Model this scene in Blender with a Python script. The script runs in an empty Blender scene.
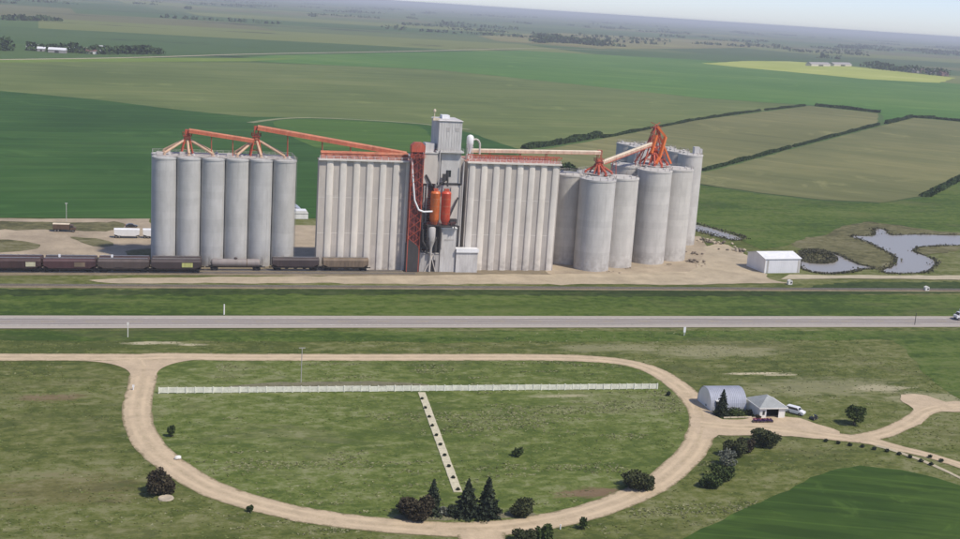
# Aerial view of a prairie grain terminal, gravel loop park and farmland.
# World: X along the highway (to the right), Y away from the viewer, Z up, metres.
import bpy, bmesh, math, random
import numpy as np
from mathutils import Vector, Matrix, geometry
scene = bpy.context.scene
C = scene.collection
R = math.radians
random.seed(7)

# ------------------------------------------------------------------ camera
cam_d = bpy.data.cameras.new('camera'); cam = bpy.data.objects.new('camera', cam_d); C.objects.link(cam)
cam_d.sensor_fit = 'HORIZONTAL'; cam_d.sensor_width = 36.0; cam_d.lens = 36.0 * 1235.0 / 960.0
cam_d.clip_start = 1.0; cam_d.clip_end = 120000.0
YAW, PITCH, ROLL = R(15.9), math.atan(262.9 / 1235.0), R(3.7)
cam.location = (0, 0, 95)
cam.rotation_euler = (Matrix.Rotation(-YAW, 3, 'Z') @ Matrix.Rotation(R(90) - PITCH, 3, 'X') @ Matrix.Rotation(ROLL, 3, 'Z')).to_euler()
scene.camera = cam

# ------------------------------------------------------------------ sky and sun
SUN_EL, SUN_AZ = R(53), R(140)          # azimuth clockwise from +Y: the sun stands to the right and behind the viewer
w = bpy.data.worlds.new('World'); scene.world = w; w.use_nodes = True
wn = w.node_tree; wn.nodes.clear()
sky = wn.nodes.new('ShaderNodeTexSky'); sky.sky_type = 'NISHITA'; sky.sun_disc = False
sky.sun_elevation = SUN_EL; sky.sun_rotation = SUN_AZ; sky.altitude = 300
sky.air_density = 0.6; sky.dust_density = 0.6; sky.ozone_density = 2.0
bg = wn.nodes.new('ShaderNodeBackground'); bg.inputs['Strength'].default_value = 0.115
out = wn.nodes.new('ShaderNodeOutputWorld')
tint = wn.nodes.new('ShaderNodeMix'); tint.data_type = 'RGBA'; tint.blend_type = 'MULTIPLY'; tint.inputs[0].default_value = 1.0; tint.inputs[7].default_value = (1.0, 0.93, 0.985, 1)
wn.links.new(sky.outputs[0], tint.inputs[6]); wn.links.new(tint.outputs[2], bg.inputs[0]); wn.links.new(bg.outputs[0], out.inputs[0])
sun_d = bpy.data.lights.new('sun', 'SUN'); sun_d.energy = 2.55; sun_d.angle = R(3.0); sun_d.color = (1.0, 0.93, 0.81)
sun = bpy.data.objects.new('sun', sun_d); C.objects.link(sun); sun.location = (200, -100, 300)
sdir = Vector((math.sin(SUN_AZ) * math.cos(SUN_EL), math.cos(SUN_AZ) * math.cos(SUN_EL), math.sin(SUN_EL)))
sun.rotation_euler = sdir.to_track_quat('Z', 'Y').to_euler()

# ------------------------------------------------------------------ exposure
scene.render.engine = 'CYCLES'
scene.view_settings.view_transform = 'Standard'; scene.view_settings.look = 'None'
scene.view_settings.exposure = 0.60; scene.view_settings.gamma = 1.0
scene.view_settings.use_curve_mapping = False

# ------------------------------------------------------------------ ground survey (metres)
P = {
 'loop': [(1.7, 320.8), (29.2, 319.5), (69.4, 317.5), (103.2, 315.9), (120.3, 314), (131.4, 310), (137.1, 302.1), (138.5, 287.6), (136.8, 272.8), (133.1, 260.9), (125, 246.3), (116.4, 235.1), (105.1, 223.6), (92.9, 214.9), (80.7, 209), (69.8, 206.1), (59.9, 205.7), (50.8, 207.5), (36.7, 212.6), (26.3, 218.7), (15.8, 228.4), (9.2, 239.2), (3.5, 253.3), (0.9, 266.6), (0.3, 280.2), (1.4, 297.4), (2, 309.7)],
 'approach': [(-47.6, 323.3), (-18.8, 321.9), (1.7, 320.8)],
 'exit': [(61.7, 205.3), (60.9, 201), (59.5, 192.9), (56.5, 178.3)],
 'east': [(131.1, 258.2), (137.7, 255.4), (146.2, 254), (153.7, 250.5), (160.7, 246.4), (167.6, 243), (172.4, 237.2), (177, 232.2), (181.1, 224.9), (185.7, 215.4)],
 'eastup': [(163.4, 244.1), (174.1, 247.3), (186, 254.2), (196.2, 261.9), (204.6, 265.2), (213.3, 264.6), (225.9, 262.8)],
 'pad': [(181, 251), (193.4, 262.1), (195.4, 271.7), (200.1, 276.5), (204.9, 274.4), (207.4, 269.2), (212.4, 268.8), (206.7, 261), (199, 261.7), (188.8, 253.3)],
 'pale_path': [(167.6, 239.6), (170.8, 234.7), (173.3, 228.7), (174.6, 223.1), (175.8, 214.2)],
 'apron': [(140.9, 277.3), (138.2, 266.5), (138.2, 260.8), (144.2, 260.3), (148.6, 262.6), (157, 261.2), (160.7, 255.6), (164, 249.6), (158.3, 244.6), (147.2, 248.3), (132.2, 249.7), (127.3, 247.4), (129.8, 261.2)],
 'bed': [(63, 287.3), (69.5, 286.8), (69.8, 288)],
 'stripL': [(5.4, 292.8)],
 'stripR': [(132.2, 287.1)],
 'walkpts': [(67.5, 285.8), (62, 223)],
 'walkshrubs': [(67.4, 281.1), (66.7, 274.3), (66.2, 267.8), (65.5, 261.7), (65, 255.3), (64.5, 249.4), (63.9, 242.9), (63.3, 236.6), (62.7, 230.3), (62.1, 224)],
 'fence': [(5.3, 290.3), (131.5, 285.3)],
 'ticks': [(19.1, 289.9), (23.3, 289.6), (27.6, 289.3), (30.2, 289.2), (37.2, 288.7), (43.9, 288.2), (71, 287.5), (78.2, 287.4), (80.2, 287.3), (85.1, 287), (96.8, 286.2), (112.3, 284.7), (117.3, 283.5), (119.4, 284.6), (124.4, 285.1)],
 'kerbshrubs': [(156.5, 243.4), (158.8, 241.8), (161, 240.3), (163.5, 239), (165.5, 237.2), (167.9, 235.7), (169.7, 233.5), (171.2, 231.5), (172.3, 228.8), (173.4, 226.6), (176.2, 231), (177.3, 228.4)],
 'darkcrop': [(89.6, 190.5), (101.2, 198.6), (116.2, 207.7), (131.7, 216.8), (147.2, 225.9), (156.1, 228), (164.1, 224.8), (169.4, 219.5), (174.2, 212.1), (181.4, 200.5), (142, 152.3), (76, 162.2)],
 'mulch': [(21.8, 295.3), (32.2, 297.4), (47.3, 297.3), (64.9, 295.3), (72.2, 292.8), (72, 292), (21.7, 293.7)],
 'mulch2': [(46.5, 211.7), (51.5, 210.6), (61.1, 210.4), (71, 210.1), (75, 210.1), (71.8, 212.9), (61.7, 212.6), (54.1, 213.6), (48.3, 213.8)],
 'yard': [(-81.9, 517.2), (-30, 519.7), (5.3, 522.9), (6, 509.4), (78.9, 512.9), (68.3, 440.6), (5.2, 438.5), (4.6, 445.2), (-70.5, 442.5)],
 'dirt': [(-15.2, 410.3), (14, 414.3), (64.9, 417.4), (119.8, 420), (150.8, 421.4), (205.7, 426.7), (218.6, 445.4), (235.4, 476.3), (246, 485.6), (249.3, 466.4), (239.9, 438.4), (233.7, 415.1), (238.6, 408.4), (200, 405.6), (145.3, 405.2), (94.3, 405.5), (46.4, 405.8), (13.8, 405.5), (-8.2, 404.6)],
 'yardtrack': [(-63.4, 436.3), (-25.4, 437.6), (4.5, 438.5), (67.8, 437.1), (122, 428.3), (153.5, 429.1), (165.8, 419.1), (118.9, 416.7), (64.9, 417.4), (4.4, 417.9), (-60.4, 415.3)],
 'rightpath': [(246.2, 422.2), (272.5, 421.8), (323.2, 421.8), (371.8, 421.6), (364.7, 413.3), (317.9, 414.5), (268.7, 415.6), (237.5, 414.3)],
 'lush': [(-63.2, 394.9), (-11, 395.6), (51.9, 396.5), (113.3, 395.9), (194.9, 394.6), (240.6, 390), (343.1, 387.4), (316.8, 356.1), (-58.6, 364.8)],
 'darkverge': [(-63.6, 397.5), (-11.1, 397.7), (52.2, 398.6), (113.9, 398.2), (195.6, 396.2), (230.5, 393.9), (249.5, 405.2), (269.9, 410.4), (361.7, 409.6), (350, 395.7), (274.6, 390.8), (191, 386.4), (111.3, 388.7), (51, 389.6), (-10.9, 389), (-62.2, 388.5)],
 'lush2': [(-56.1, 348.8), (301.4, 337.7), (293.2, 328), (164.9, 330.4), (96, 332), (-54.8, 339.8)],
 'darkcorner': [(234.2, 338.5), (260.2, 335.2), (296.2, 331.6), (244.5, 269.9), (213, 270.4), (215.6, 285.3), (227.8, 317.9)],
 'yg1': [(-59.2, 510.5), (-29.5, 510.9), (-7.3, 513.8), (-6.3, 497.7), (-19.3, 493.6), (-34.1, 495.6), (-57.3, 493.9)],
 'yg2': [(-24.2, 481.2), (-15.2, 478.9), (-8.5, 470.7), (-11.5, 464), (-18.3, 468.3)],
 'yg3': [(-55.2, 474.6), (-39.5, 471.7), (-34.3, 462.9), (-39.7, 453.8), (-52.8, 453.2)],
 'yg4': [(-3.7, 455.4), (4.7, 461.1), (4.6, 445.2), (-2.2, 445)],
 'siloyard': [(154.6, 450.7), (184, 467.6), (239.8, 501.3), (239.1, 485.3), (224, 445.5), (209.9, 426.8), (150, 418.9)],
 'pond': [(325, 505.5), (338.1, 507.6), (350.4, 525.1), (354.2, 524), (348.7, 509.5), (363.4, 511.8), (388.1, 510.8), (432.8, 508.6), (415.8, 487.8), (370.5, 486.6), (351.4, 483.3), (341.9, 479.4), (336.4, 473.5), (333.6, 467.9), (333.3, 457.3), (329.1, 446.9), (316.3, 432.8), (308.1, 427), (292.1, 426.2), (294.1, 431.4), (303.5, 439.2), (311.4, 448.3), (317.8, 458.8), (320.9, 472.6), (323.9, 488.5), (324.4, 499.4)],
 'pond2': [(277.7, 467.7), (287, 471.3), (290.2, 465), (289.7, 453.6), (288.5, 441.7), (291.5, 436), (284.9, 433), (273.7, 426.7), (261.8, 424.8), (258.2, 433.3), (264.9, 446.8)],
 'islet': [(267.6, 454.9), (277, 466.6), (284.4, 470.1), (288.9, 466), (285.6, 452.5), (278.4, 444.3), (270.1, 442.2), (265.8, 445.9)],
 'channel': [(255.3, 529.5), (258.5, 522), (261.4, 511.1), (263.2, 500.4), (262.8, 495.7), (257.4, 491.9), (252.9, 499.8), (250.4, 509.1), (248.1, 515)],
 'marsh': [(279.9, 474.2), (281.2, 485.3), (298.7, 500.3), (316.6, 511.2), (338.3, 533.4), (360.5, 546.3), (371.2, 536.1), (383.9, 520.9), (416.6, 517.9), (410.3, 509.7), (363.4, 511.8), (349.5, 510.9), (354.2, 524), (351.3, 526.5), (339, 508.9), (325.8, 506.8), (324.4, 499.4), (323.9, 488.5), (320.9, 472.6), (317.8, 458.8), (311.4, 448.3), (303.5, 439.2), (293.5, 430.4), (290.5, 436), (289.7, 453.6), (290.9, 466.1)],
 'marsh2': [(392.4, 486.6), (351.4, 483.3), (339.2, 477), (334, 470.1), (334.3, 461.5), (362.6, 475.9), (384.9, 476.9)],
 'field_left': [(-454.8, 1261.2), (-206.8, 1132.4), (-111.1, 1112.3), (-29.6, 1065.6), (24.9, 1010.8), (84, 970.7), (123.9, 981.8), (173, 988.3), (218.5, 970), (244.5, 910.8), (254, 810.6), (186.4, 625.5), (147.7, 540.8), (68.1, 528.5), (6.1, 523), (-30, 520.8), (-82.2, 519.4), (-191.5, 519.7)],
 'field_olive': [(-594.3, 1654.2), (-278.5, 1531.4), (-150.1, 1507.8), (147.8, 1728.6), (426.2, 1778.1), (592.6, 1556.2), (678.7, 1429.8), (758.6, 1397.1), (798.2, 1380.9), (534.5, 1121.1), (354.2, 916.5), (254, 810.6), (244.5, 910.8), (218.5, 970), (173, 988.3), (123.9, 981.8), (84, 970.7), (24.9, 1010.8), (-29.6, 1065.6), (-111.1, 1112.3), (-206.8, 1132.4), (-454.8, 1261.2)],
 'field_band': [(125.3, 1792.2), (196.9, 1950.3), (856.4, 2787.6), (1327.6, 2817.8), (1644.2, 2234.8), (1866.4, 1840.8), (1114.9, 1090.9), (924.9, 1247.6), (885.9, 1279), (789.9, 1193.7), (864.2, 1318.6), (812.7, 1394), (758.6, 1397.1), (678.7, 1429.8), (592.6, 1556.2), (426.2, 1778.1), (177.3, 1753.2)],
 'field_yellow': [(1232.1, 2597.8), (1506.2, 2929.4), (1728, 3096.3), (1838.5, 3073.7), (1867.2, 2784.5), (1859.1, 2548.6), (1594.2, 2232.1), (1424.1, 2222.9), (1332.8, 2383.2), (1265.6, 2481.4)],
 'field_ygreen': [(-368.5, 1571.2), (-152.7, 1534.9), (15.8, 1718.1), (237.6, 1905.2), (149.9, 1753.4), (-20.9, 1597.8), (-147.5, 1481.6), (-352.1, 1500.3)],
 'field_brown': [(1060.7, 3925.3), (1818.2, 5329.3), (2286, 5530.3), (2956.9, 5940.2), (2926.3, 5258.9), (1868.3, 3974.6), (1232, 3259.5), (1107.2, 3414.4), (994.6, 3437)],
 'field_h12': [(251.7, 794), (348.5, 901.5), (529.1, 1109.7), (802.4, 1376), (850, 1300.7), (745.2, 1137.6), (502.2, 884.2), (352.6, 727.5), (271.7, 637.7), (198.9, 594.6), (203, 683.3)],
 'field_right': [(343.4, 712.4), (494.1, 869.6), (755.9, 1141.3), (870, 1255.7), (908.6, 1225.1), (1027.6, 1140.8), (793, 875.4), (559.6, 746.2), (458.5, 641.2), (408.5, 611.7), (372.5, 616), (346, 637.2), (322.5, 667.6)],
 'field_green': [(291.9, 686.6), (320.5, 663.4), (344, 633.4), (370.4, 612.3), (406.1, 608), (455.1, 635.2), (557.4, 741), (779.4, 859.9), (475.8, 516.5), (388.1, 510.8), (349.5, 510.9), (360.5, 546.3), (338.3, 533.4), (316.6, 511.2), (281.2, 485.3), (258.8, 471.1), (261.6, 493.3), (256.7, 527), (227.3, 529.8)],
 'farroad': [(-207.4, 1467.9), (-22, 1683.9), (184.5, 1981.7), (485.9, 2364.9), (978.1, 3013.5), (1260, 3180)],
 'curveroad': [(80.2, 925.5), (106.3, 963.8), (131.7, 980.9), (171.6, 980), (217.6, 965.9), (250.4, 933.2)],
 'greenlens': [(99.9, 939.5), (138.4, 971.8), (200.1, 959.9), (211.6, 920.9), (183, 793.2), (117.7, 777.1), (101.4, 854.9)],
 'h1': [(258.9, 817.3), (298.6, 856.3), (352.3, 915.9)],
 'h1b': [(352.3, 909.2), (429.5, 998), (531.8, 1115.4), (672.3, 1258.9), (793.1, 1372)],
 'h2': [(352.6, 727.5), (424.2, 801.3), (502.2, 884.2), (623.6, 1010.6), (746.7, 1138.2)],
 'h3': [(811.7, 1380.1), (836.3, 1351.3), (858.9, 1310.3)],
 'h4': [(765.7, 1154.5), (869.8, 1261.3), (895.5, 1253.8), (917.6, 1228.3)],
 'h5': [(454.9, 637), (496.4, 677.9), (560.2, 741.5)],
 'h6': [(246.7, 703.5), (257.7, 680.8)],
 'grove': [(1130.6, 3506.1), (1286.6, 3764.7), (1324.8, 3637.9), (1360.9, 3518.1)],
 'town': [(-140.5, 1765.2), (-99.6, 1755.2), (-48.7, 1754.9), (-33.5, 1769.6)],
 'town2': [(-31.4, 1797.5), (-10.2, 1792.3), (30.5, 1831.9)],
 'line': [(-280.6, 2915.7), (-173.3, 3063)],
 'farm': [(1898, 2989.2), (1863.6, 2801), (1882.4, 2631.6)],
 'edge': [(-183.1, 1720.6), (-165.5, 1739.1)],
 'far1': [(3527.6, 5819), (3873.3, 6083.4)],
 'far2': [(4119.7, 6121.9), (4560.4, 6237.3)],
 'townhouses': [(-135.7, 1783.7), (-122.4, 1757.8), (-101.3, 1740.8), (-88.8, 1792.4), (-70.3, 1784.8), (-59, 1757.4), (-46.9, 1835.5)],
 'farmsheds': [(1931.4, 2890.1), (1876.4, 2772.2), (1921.9, 2804.7), (1928.6, 2771.6), (1891.9, 2673.1), (1675, 2856.6), (1796.2, 2952.2)],
 'bushes': [(4.6, 228.9), (51.2, 211.1), (54.5, 213.5), (56.8, 212.8), (60.9, 211.8), (64.6, 210.9), (71.3, 210.6), (99.7, 221.4), (139.9, 242.9), (129.7, 236.8), (124.9, 231.2), (115.8, 220.2), (120, 223.6), (69.3, 199.5), (72.4, 199.1), (7.4, 260.3), (79.8, 241.1), (81.2, 203.3), (20.7, 218.4), (132.1, 279.6), (170.2, 253.4), (138.8, 262.6), (139.5, 272.6), (147.2, 262), (148.9, 267.9), (58.8, 212), (112.7, 218.9), (49.1, 212.7), (135.4, 240.7), (147, 266.5)],
 'misc': [(8.4, 246.5), (-0.2, 293.6), (25.3, 364.4), (-2.2, 340.9), (162.3, 335), (-27.3, 513.2), (250.6, 345.6), (162, 259.2), (159.5, 263.2), (147.9, 258.2), (270.9, 351.6), (236.8, 405.9), (289.1, 395.6), (-27.7, 492), (-1.3, 479.7), (6.4, 480.2), (-1.8, 502.2), (39.9, 294.9)],
 'quon': [(140.2, 276.6), (139, 268.7), (146.4, 265.8), (149.1, 269.5)],
 'garage': [(147.8, 261.2), (154.8, 260.2), (148.9, 267.9)],
 'shed': [(236.2, 424.7), (253.8, 428.7), (237.2, 438.4)],
 'rubble': [(242.3, 489.9), (243.1, 485.5), (246.9, 483.5), (246.2, 470.5), (246.9, 466.3), (222.3, 461.2), (215.9, 445.3), (215.9, 441.5), (181.4, 433.3), (201.9, 439.2), (172.4, 426), (215, 437.8)],
 'spots': [(166, 297.1), (172.8, 295.3), (196, 282), (3.6, 334.6), (14.1, 332.2), (88.9, 220), (-19.2, 288.9), (103.4, 281.6), (164.1, 318.6), (133.2, 324.1), (205.2, 272.7), (104.3, 231), (-13.8, 232.9), (35.4, 262.3), (6.2, 332.5)],
 'frame': [(-22.5, 211.9), (154.1, 189.7), (-103.1, 1030.7), (1226.1, 1661), (60.7, 201.5)],
}
HAZE = 0.00010

# ------------------------------------------------------------------ helpers
def srgb(r, g, b, k=1.0):
    f = lambda v: ((v / 255.0 + 0.055) / 1.055) ** 2.4 if v > 10 else v / 255.0 / 12.92
    return (f(r) * k, f(g) * k, f(b) * k, 1)

class MB:
    """collects shapes for one mesh"""
    def __init__(s): s.v = []; s.f = []; s.uv = None
    def add(s, vs, fs):
        n = len(s.v); s.v += [tuple(v) for v in vs]; s.f += [tuple(i + n for i in f) for f in fs]; return s
    def box(s, c, d, rz=0.0, taper=1.0):
        cx, cy, cz = c; x, y, z = d[0] / 2, d[1] / 2, d[2] / 2; ca, sa = math.cos(rz), math.sin(rz); vs = []
        for sz in (-1, 1):
            t = taper if sz > 0 else 1.0
            for sx, sy in ((-1, -1), (1, -1), (1, 1), (-1, 1)):
                a, b = sx * x * t, sy * y * t
                vs.append((cx + a * ca - b * sa, cy + a * sa + b * ca, cz + sz * z))
        return s.add(vs, [(3, 2, 1, 0), (4, 5, 6, 7), (0, 1, 5, 4), (1, 2, 6, 5), (2, 3, 7, 6), (3, 0, 4, 7)])
    def span(s, x0, x1, y0, y1, z0, z1):
        return s.box(((x0 + x1) / 2, (y0 + y1) / 2, (z0 + z1) / 2), (x1 - x0, y1 - y0, z1 - z0))
    def tube(s, p0, p1, r0, r1=None, n=8, caps=True):
        r1 = r0 if r1 is None else r1; p0 = Vector(p0); p1 = Vector(p1); d = (p1 - p0).normalized()
        a = d.orthogonal().normalized() if abs(d.z) < 0.999 else Vector((1, 0, 0)); b = d.cross(a)
        vs = [p0 + (a * math.cos(t) + b * math.sin(t)) * r0 for t in [2 * math.pi * i / n for i in range(n)]]
        vs += [p1 + (a * math.cos(t) + b * math.sin(t)) * r1 for t in [2 * math.pi * i / n for i in range(n)]]
        fs = [(i, (i + 1) % n, n + (i + 1) % n, n + i) for i in range(n)]
        if caps: fs += [tuple(range(n - 1, -1, -1)), tuple(range(n, 2 * n))]
        return s.add(vs, fs)
    def bar(s, p0, p1, w, h):
        p0 = Vector(p0); p1 = Vector(p1); d = (p1 - p0).normalized()
        a = d.cross(Vector((0, 0, 1))); a = Vector((1, 0, 0)) if a.length < 1e-3 else a.normalized(); b = a.cross(d)
        vs = [p + a * sx * w / 2 + b * sy * h / 2 for p in (p0, p1) for sx, sy in ((-1, -1), (1, -1), (1, 1), (-1, 1))]
        return s.add(vs, [(3, 2, 1, 0), (4, 5, 6, 7), (0, 1, 5, 4), (1, 2, 6, 5), (2, 3, 7, 6), (3, 0, 4, 7)])
    def lathe(s, c, prof, n=24, cap0=True, cap1=True):
        vs = []; m = len(prof)
        for r, z in prof: vs += [(c[0] + r * math.cos(2 * math.pi * i / n), c[1] + r * math.sin(2 * math.pi * i / n), c[2] + z) for i in range(n)]
        fs = [(k * n + i, k * n + (i + 1) % n, (k + 1) * n + (i + 1) % n, (k + 1) * n + i) for k in range(m - 1) for i in range(n)]
        if cap0: fs.append(tuple(range(n - 1, -1, -1)))
        if cap1: fs.append(tuple(range((m - 1) * n, m * n)))
        return s.add(vs, fs)
    def prism(s, pts, axis, a0, a1):
        """2D outline extruded along 'x','y' or 'z'"""
        mk = {'x': lambda p, a: (a, p[0], p[1]), 'y': lambda p, a: (p[0], a, p[1]), 'z': lambda p, a: (p[0], p[1], a)}[axis]
        n = len(pts); vs = [mk(p, a0) for p in pts] + [mk(p, a1) for p in pts]
        return s.add(vs, [tuple(range(n - 1, -1, -1)), tuple(range(n, 2 * n))] + [(i, (i + 1) % n, n + (i + 1) % n, n + i) for i in range(n)])
    def mesh(s, name, smooth=False):
        m = bpy.data.meshes.new(name); m.from_pydata(s.v, [], s.f); m.update()
        bm = bmesh.new(); bm.from_mesh(m); bmesh.ops.recalc_face_normals(bm, faces=bm.faces)
        bm.to_mesh(m); bm.free()
        if smooth: m.shade_smooth()
        return m

def link(name, mesh, mat=None, parent=None, loc=(0, 0, 0), rz=0.0, sc=None):
    o = bpy.data.objects.new(name, mesh); C.objects.link(o); o.location = loc; o.rotation_euler = (0, 0, rz)
    if sc: o.scale = sc
    if mat is not None and not mesh.materials: mesh.materials.append(mat)
    if parent is not None: o.parent = parent
    return o
def part(name, mb, mat, parent=None, smooth=False, loc=(0, 0, 0), rz=0.0):
    o = link(name, mb.mesh(name, smooth), mat, parent, loc, rz)
    if smooth:
        try: o.data.set_sharp_from_angle(angle=R(40))
        except Exception: pass
    return o
def tag(o, label, cat, group=None, kind=None):
    if label: o['label'] = label
    if cat: o['category'] = cat
    if group: o['group'] = group
    if kind: o['kind'] = kind
    return o
def thing(name, label, cat, loc=(0, 0, 0), rz=0.0, group=None):
    o = bpy.data.objects.new(name, None); C.objects.link(o); o.location = loc; o.rotation_euler = (0, 0, rz)
    o.empty_display_size = 0.5
    return tag(o, label, cat, group)
def copy_tree(o, parent=None, loc=None, rz=None, label=None, sc=None):
    c = o.copy(); C.objects.link(c); c.parent = parent
    if loc is not None: c.location = loc
    if rz is not None: c.rotation_euler = (0, 0, rz)
    if sc is not None: c.scale = sc
    if label: c['label'] = label
    for ch in [x for x in KIDS.get(o.name, [])]:
        KIDS.setdefault(c.name, []).append(copy_tree(ch, c))
    return c
KIDS = {}
def index_kids():
    KIDS.clear()
    for o in bpy.data.objects:
        if o.parent: KIDS.setdefault(o.parent.name, []).append(o)
def structure(o): o['kind'] = 'structure'; return o

# ------------------------------------------------------------------ materials
def nodes(name):
    m = bpy.data.materials.new(name); m.use_nodes = True; nt = m.node_tree
    return m, nt, nt.nodes['Principled BSDF']
def N(nt, t, **kw):
    n = nt.nodes.new(t)
    for k, v in kw.items(): setattr(n, k, v)
    return n
def L(nt, a, b): nt.links.new(a, b)
def coords(nt, world=True, scale=(1, 1, 1), rnd=False):
    mp = N(nt, 'ShaderNodeMapping'); mp.inputs['Scale'].default_value = scale
    if world: L(nt, N(nt, 'ShaderNodeNewGeometry').outputs['Position'], mp.inputs['Vector'])
    else: L(nt, N(nt, 'ShaderNodeTexCoord').outputs['Object'], mp.inputs['Vector'])
    if rnd:
        oi = N(nt, 'ShaderNodeObjectInfo'); mu = N(nt, 'ShaderNodeMath', operation='MULTIPLY'); mu.inputs[1].default_value = 57.0
        cb = N(nt, 'ShaderNodeCombineXYZ'); L(nt, oi.outputs['Random'], mu.inputs[0]); L(nt, mu.outputs[0], cb.inputs[0]); L(nt, mu.outputs[0], cb.inputs[1])
        L(nt, cb.outputs[0], mp.inputs['Location'])
    return mp.outputs[0]
def noise(nt, vec, scale, detail=4, rough=0.55, dist=0.0):
    n = N(nt, 'ShaderNodeTexNoise'); n.inputs['Scale'].default_value = scale; n.inputs['Detail'].default_value = detail
    n.inputs['Roughness'].default_value = rough; n.inputs['Distortion'].default_value = dist; L(nt, vec, n.inputs['Vector']); return n.outputs['Fac']
def ramp(nt, fac, stops, interp='LINEAR'):
    r = N(nt, 'ShaderNodeValToRGB'); cr = r.color_ramp; cr.interpolation = interp
    while len(cr.elements) < len(stops): cr.elements.new(0.5)
    for e, (p, c) in zip(cr.elements, stops): e.position = p; e.color = c if len(c) == 4 else (*c, 1)
    L(nt, fac, r.inputs[0]); return r.outputs[0]
def mix(nt, fac, a, b, mode='MIX'):
    m = N(nt, 'ShaderNodeMix', data_type='RGBA', blend_type=mode)
    for sock, v in ((m.inputs[0], fac), (m.inputs[6], a), (m.inputs[7], b)):
        if isinstance(v, (int, float)): sock.default_value = v
        elif isinstance(v, tuple): sock.default_value = v
        else: L(nt, v, sock)
    return m.outputs[2]
def math_(nt, op, a, b=None, c=None, clamp=False):
    m = N(nt, 'ShaderNodeMath', operation=op, use_clamp=clamp)
    for i, v in enumerate((a, b, c)):
        if v is None: continue
        if isinstance(v, (int, float)): m.inputs[i].default_value = v
        else: L(nt, v, m.inputs[i])
    return m.outputs[0]
def maprange(nt, v, a, b, c=0.0, d=1.0, smooth=True):
    m = N(nt, 'ShaderNodeMapRange'); m.interpolation_type = 'SMOOTHSTEP' if smooth else 'LINEAR'
    L(nt, v, m.inputs[0]); m.inputs[1].default_value = a; m.inputs[2].default_value = b; m.inputs[3].default_value = c; m.inputs[4].default_value = d
    return m.outputs[0]
def bump(nt, bs, h, strength=0.3, dist=0.1):
    b = N(nt, 'ShaderNodeBump'); b.inputs['Strength'].default_value = strength; b.inputs['Distance'].default_value = dist
    L(nt, h, b.inputs['Height']); L(nt, b.outputs[0], bs.inputs['Normal'])

def solid(name, col, rough=0.6, metal=0.0, var=0.25, scale=1.2, world=False, dirt=None, stretch=(1, 1, 0.3)):
    """one colour with uneven weathering"""
    m, nt, bs = nodes(name); v = coords(nt, world, stretch, rnd=not world)
    f = noise(nt, v, scale, 5, 0.6)
    lo = tuple(x * (1 - var) for x in col[:3]) + (1,); hi = tuple(min(1, x * (1 + var * 0.6)) for x in col[:3]) + (1,)
    c = ramp(nt, f, [(0.3, lo), (0.7, hi)])
    if dirt:
        g = maprange(nt, noise(nt, v, scale * 2.3, 6, 0.7), 0.5, 0.72)
        c = mix(nt, math_(nt, 'MULTIPLY', g, 0.6), c, dirt)
    L(nt, c, bs.inputs['Base Color']); bs.inputs['Roughness'].default_value = rough; bs.inputs['Metallic'].default_value = metal
    return m

def concrete(name, col, stain=0.35, lift=2.4, base=True):
    """slip-formed concrete: pour bands, rain streaks, dirty foot"""
    m, nt, bs = nodes(name); pos = coords(nt, True)
    sx = N(nt, 'ShaderNodeSeparateXYZ'); L(nt, pos, sx.inputs[0]); z = sx.outputs[2]
    c1 = tuple(x * 0.86 for x in col[:3]) + (1,); c2 = tuple(x * 1.08 for x in col[:3]) + (1,)
    c = ramp(nt, noise(nt, coords(nt, True, (1, 1, 0.35)), 0.35, 6, 0.65), [(0.3, c1), (0.7, c2)])
    cell = math_(nt, 'FLOOR', math_(nt, 'DIVIDE', z, lift)); cb = N(nt, 'ShaderNodeCombineXYZ'); L(nt, cell, cb.inputs[2])
    oi = N(nt, 'ShaderNodeObjectInfo'); L(nt, math_(nt, 'MULTIPLY', oi.outputs['Random'], 31.0), cb.inputs[0])
    wh = N(nt, 'ShaderNodeTexWhiteNoise'); L(nt, cb.outputs[0], wh.inputs[0])
    c = mix(nt, 1.0, c, ramp(nt, oi.outputs['Random'], [(0, (0.94, 0.94, 0.95, 1)), (1, (1.04, 1.02, 0.99, 1))]), 'MULTIPLY')
    pt_ = maprange(nt, noise(nt, coords(nt, True, (1, 1, 0.5)), 0.16, 5, 0.7), 0.52, 0.66)
    c = mix(nt, math_(nt, 'MULTIPLY', pt_, 0.16), c, tuple(x * 0.74 for x in col[:3]) + (1,))
    c = mix(nt, 1.0, c, ramp(nt, wh.outputs['Value'], [(0, (0.90, 0.90, 0.90, 1)), (1, (1.0, 1.0, 1.0, 1))]), 'MULTIPLY')
    st = noise(nt, coords(nt, True, (1.6, 1.6, 0.045)), 1.0, 5, 0.7)
    c = mix(nt, math_(nt, 'MULTIPLY', maprange(nt, st, 0.5, 0.75), stain), c, (col[0] * 0.45, col[1] * 0.44, col[2] * 0.43, 1))
    if base:
        foot = math_(nt, 'MULTIPLY', maprange(nt, z, 8.0, 0.5), maprange(nt, noise(nt, pos, 0.5, 4), 0.35, 0.65))
        c = mix(nt, math_(nt, 'MULTIPLY', foot, 0.38), c, (0.20, 0.165, 0.14, 1))
    L(nt, c, bs.inputs['Base Color']); bs.inputs['Roughness'].default_value = 0.9
    bump(nt, bs, noise(nt, pos, 1.5, 5, 0.7), 0.15, 0.15)
    return m

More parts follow.
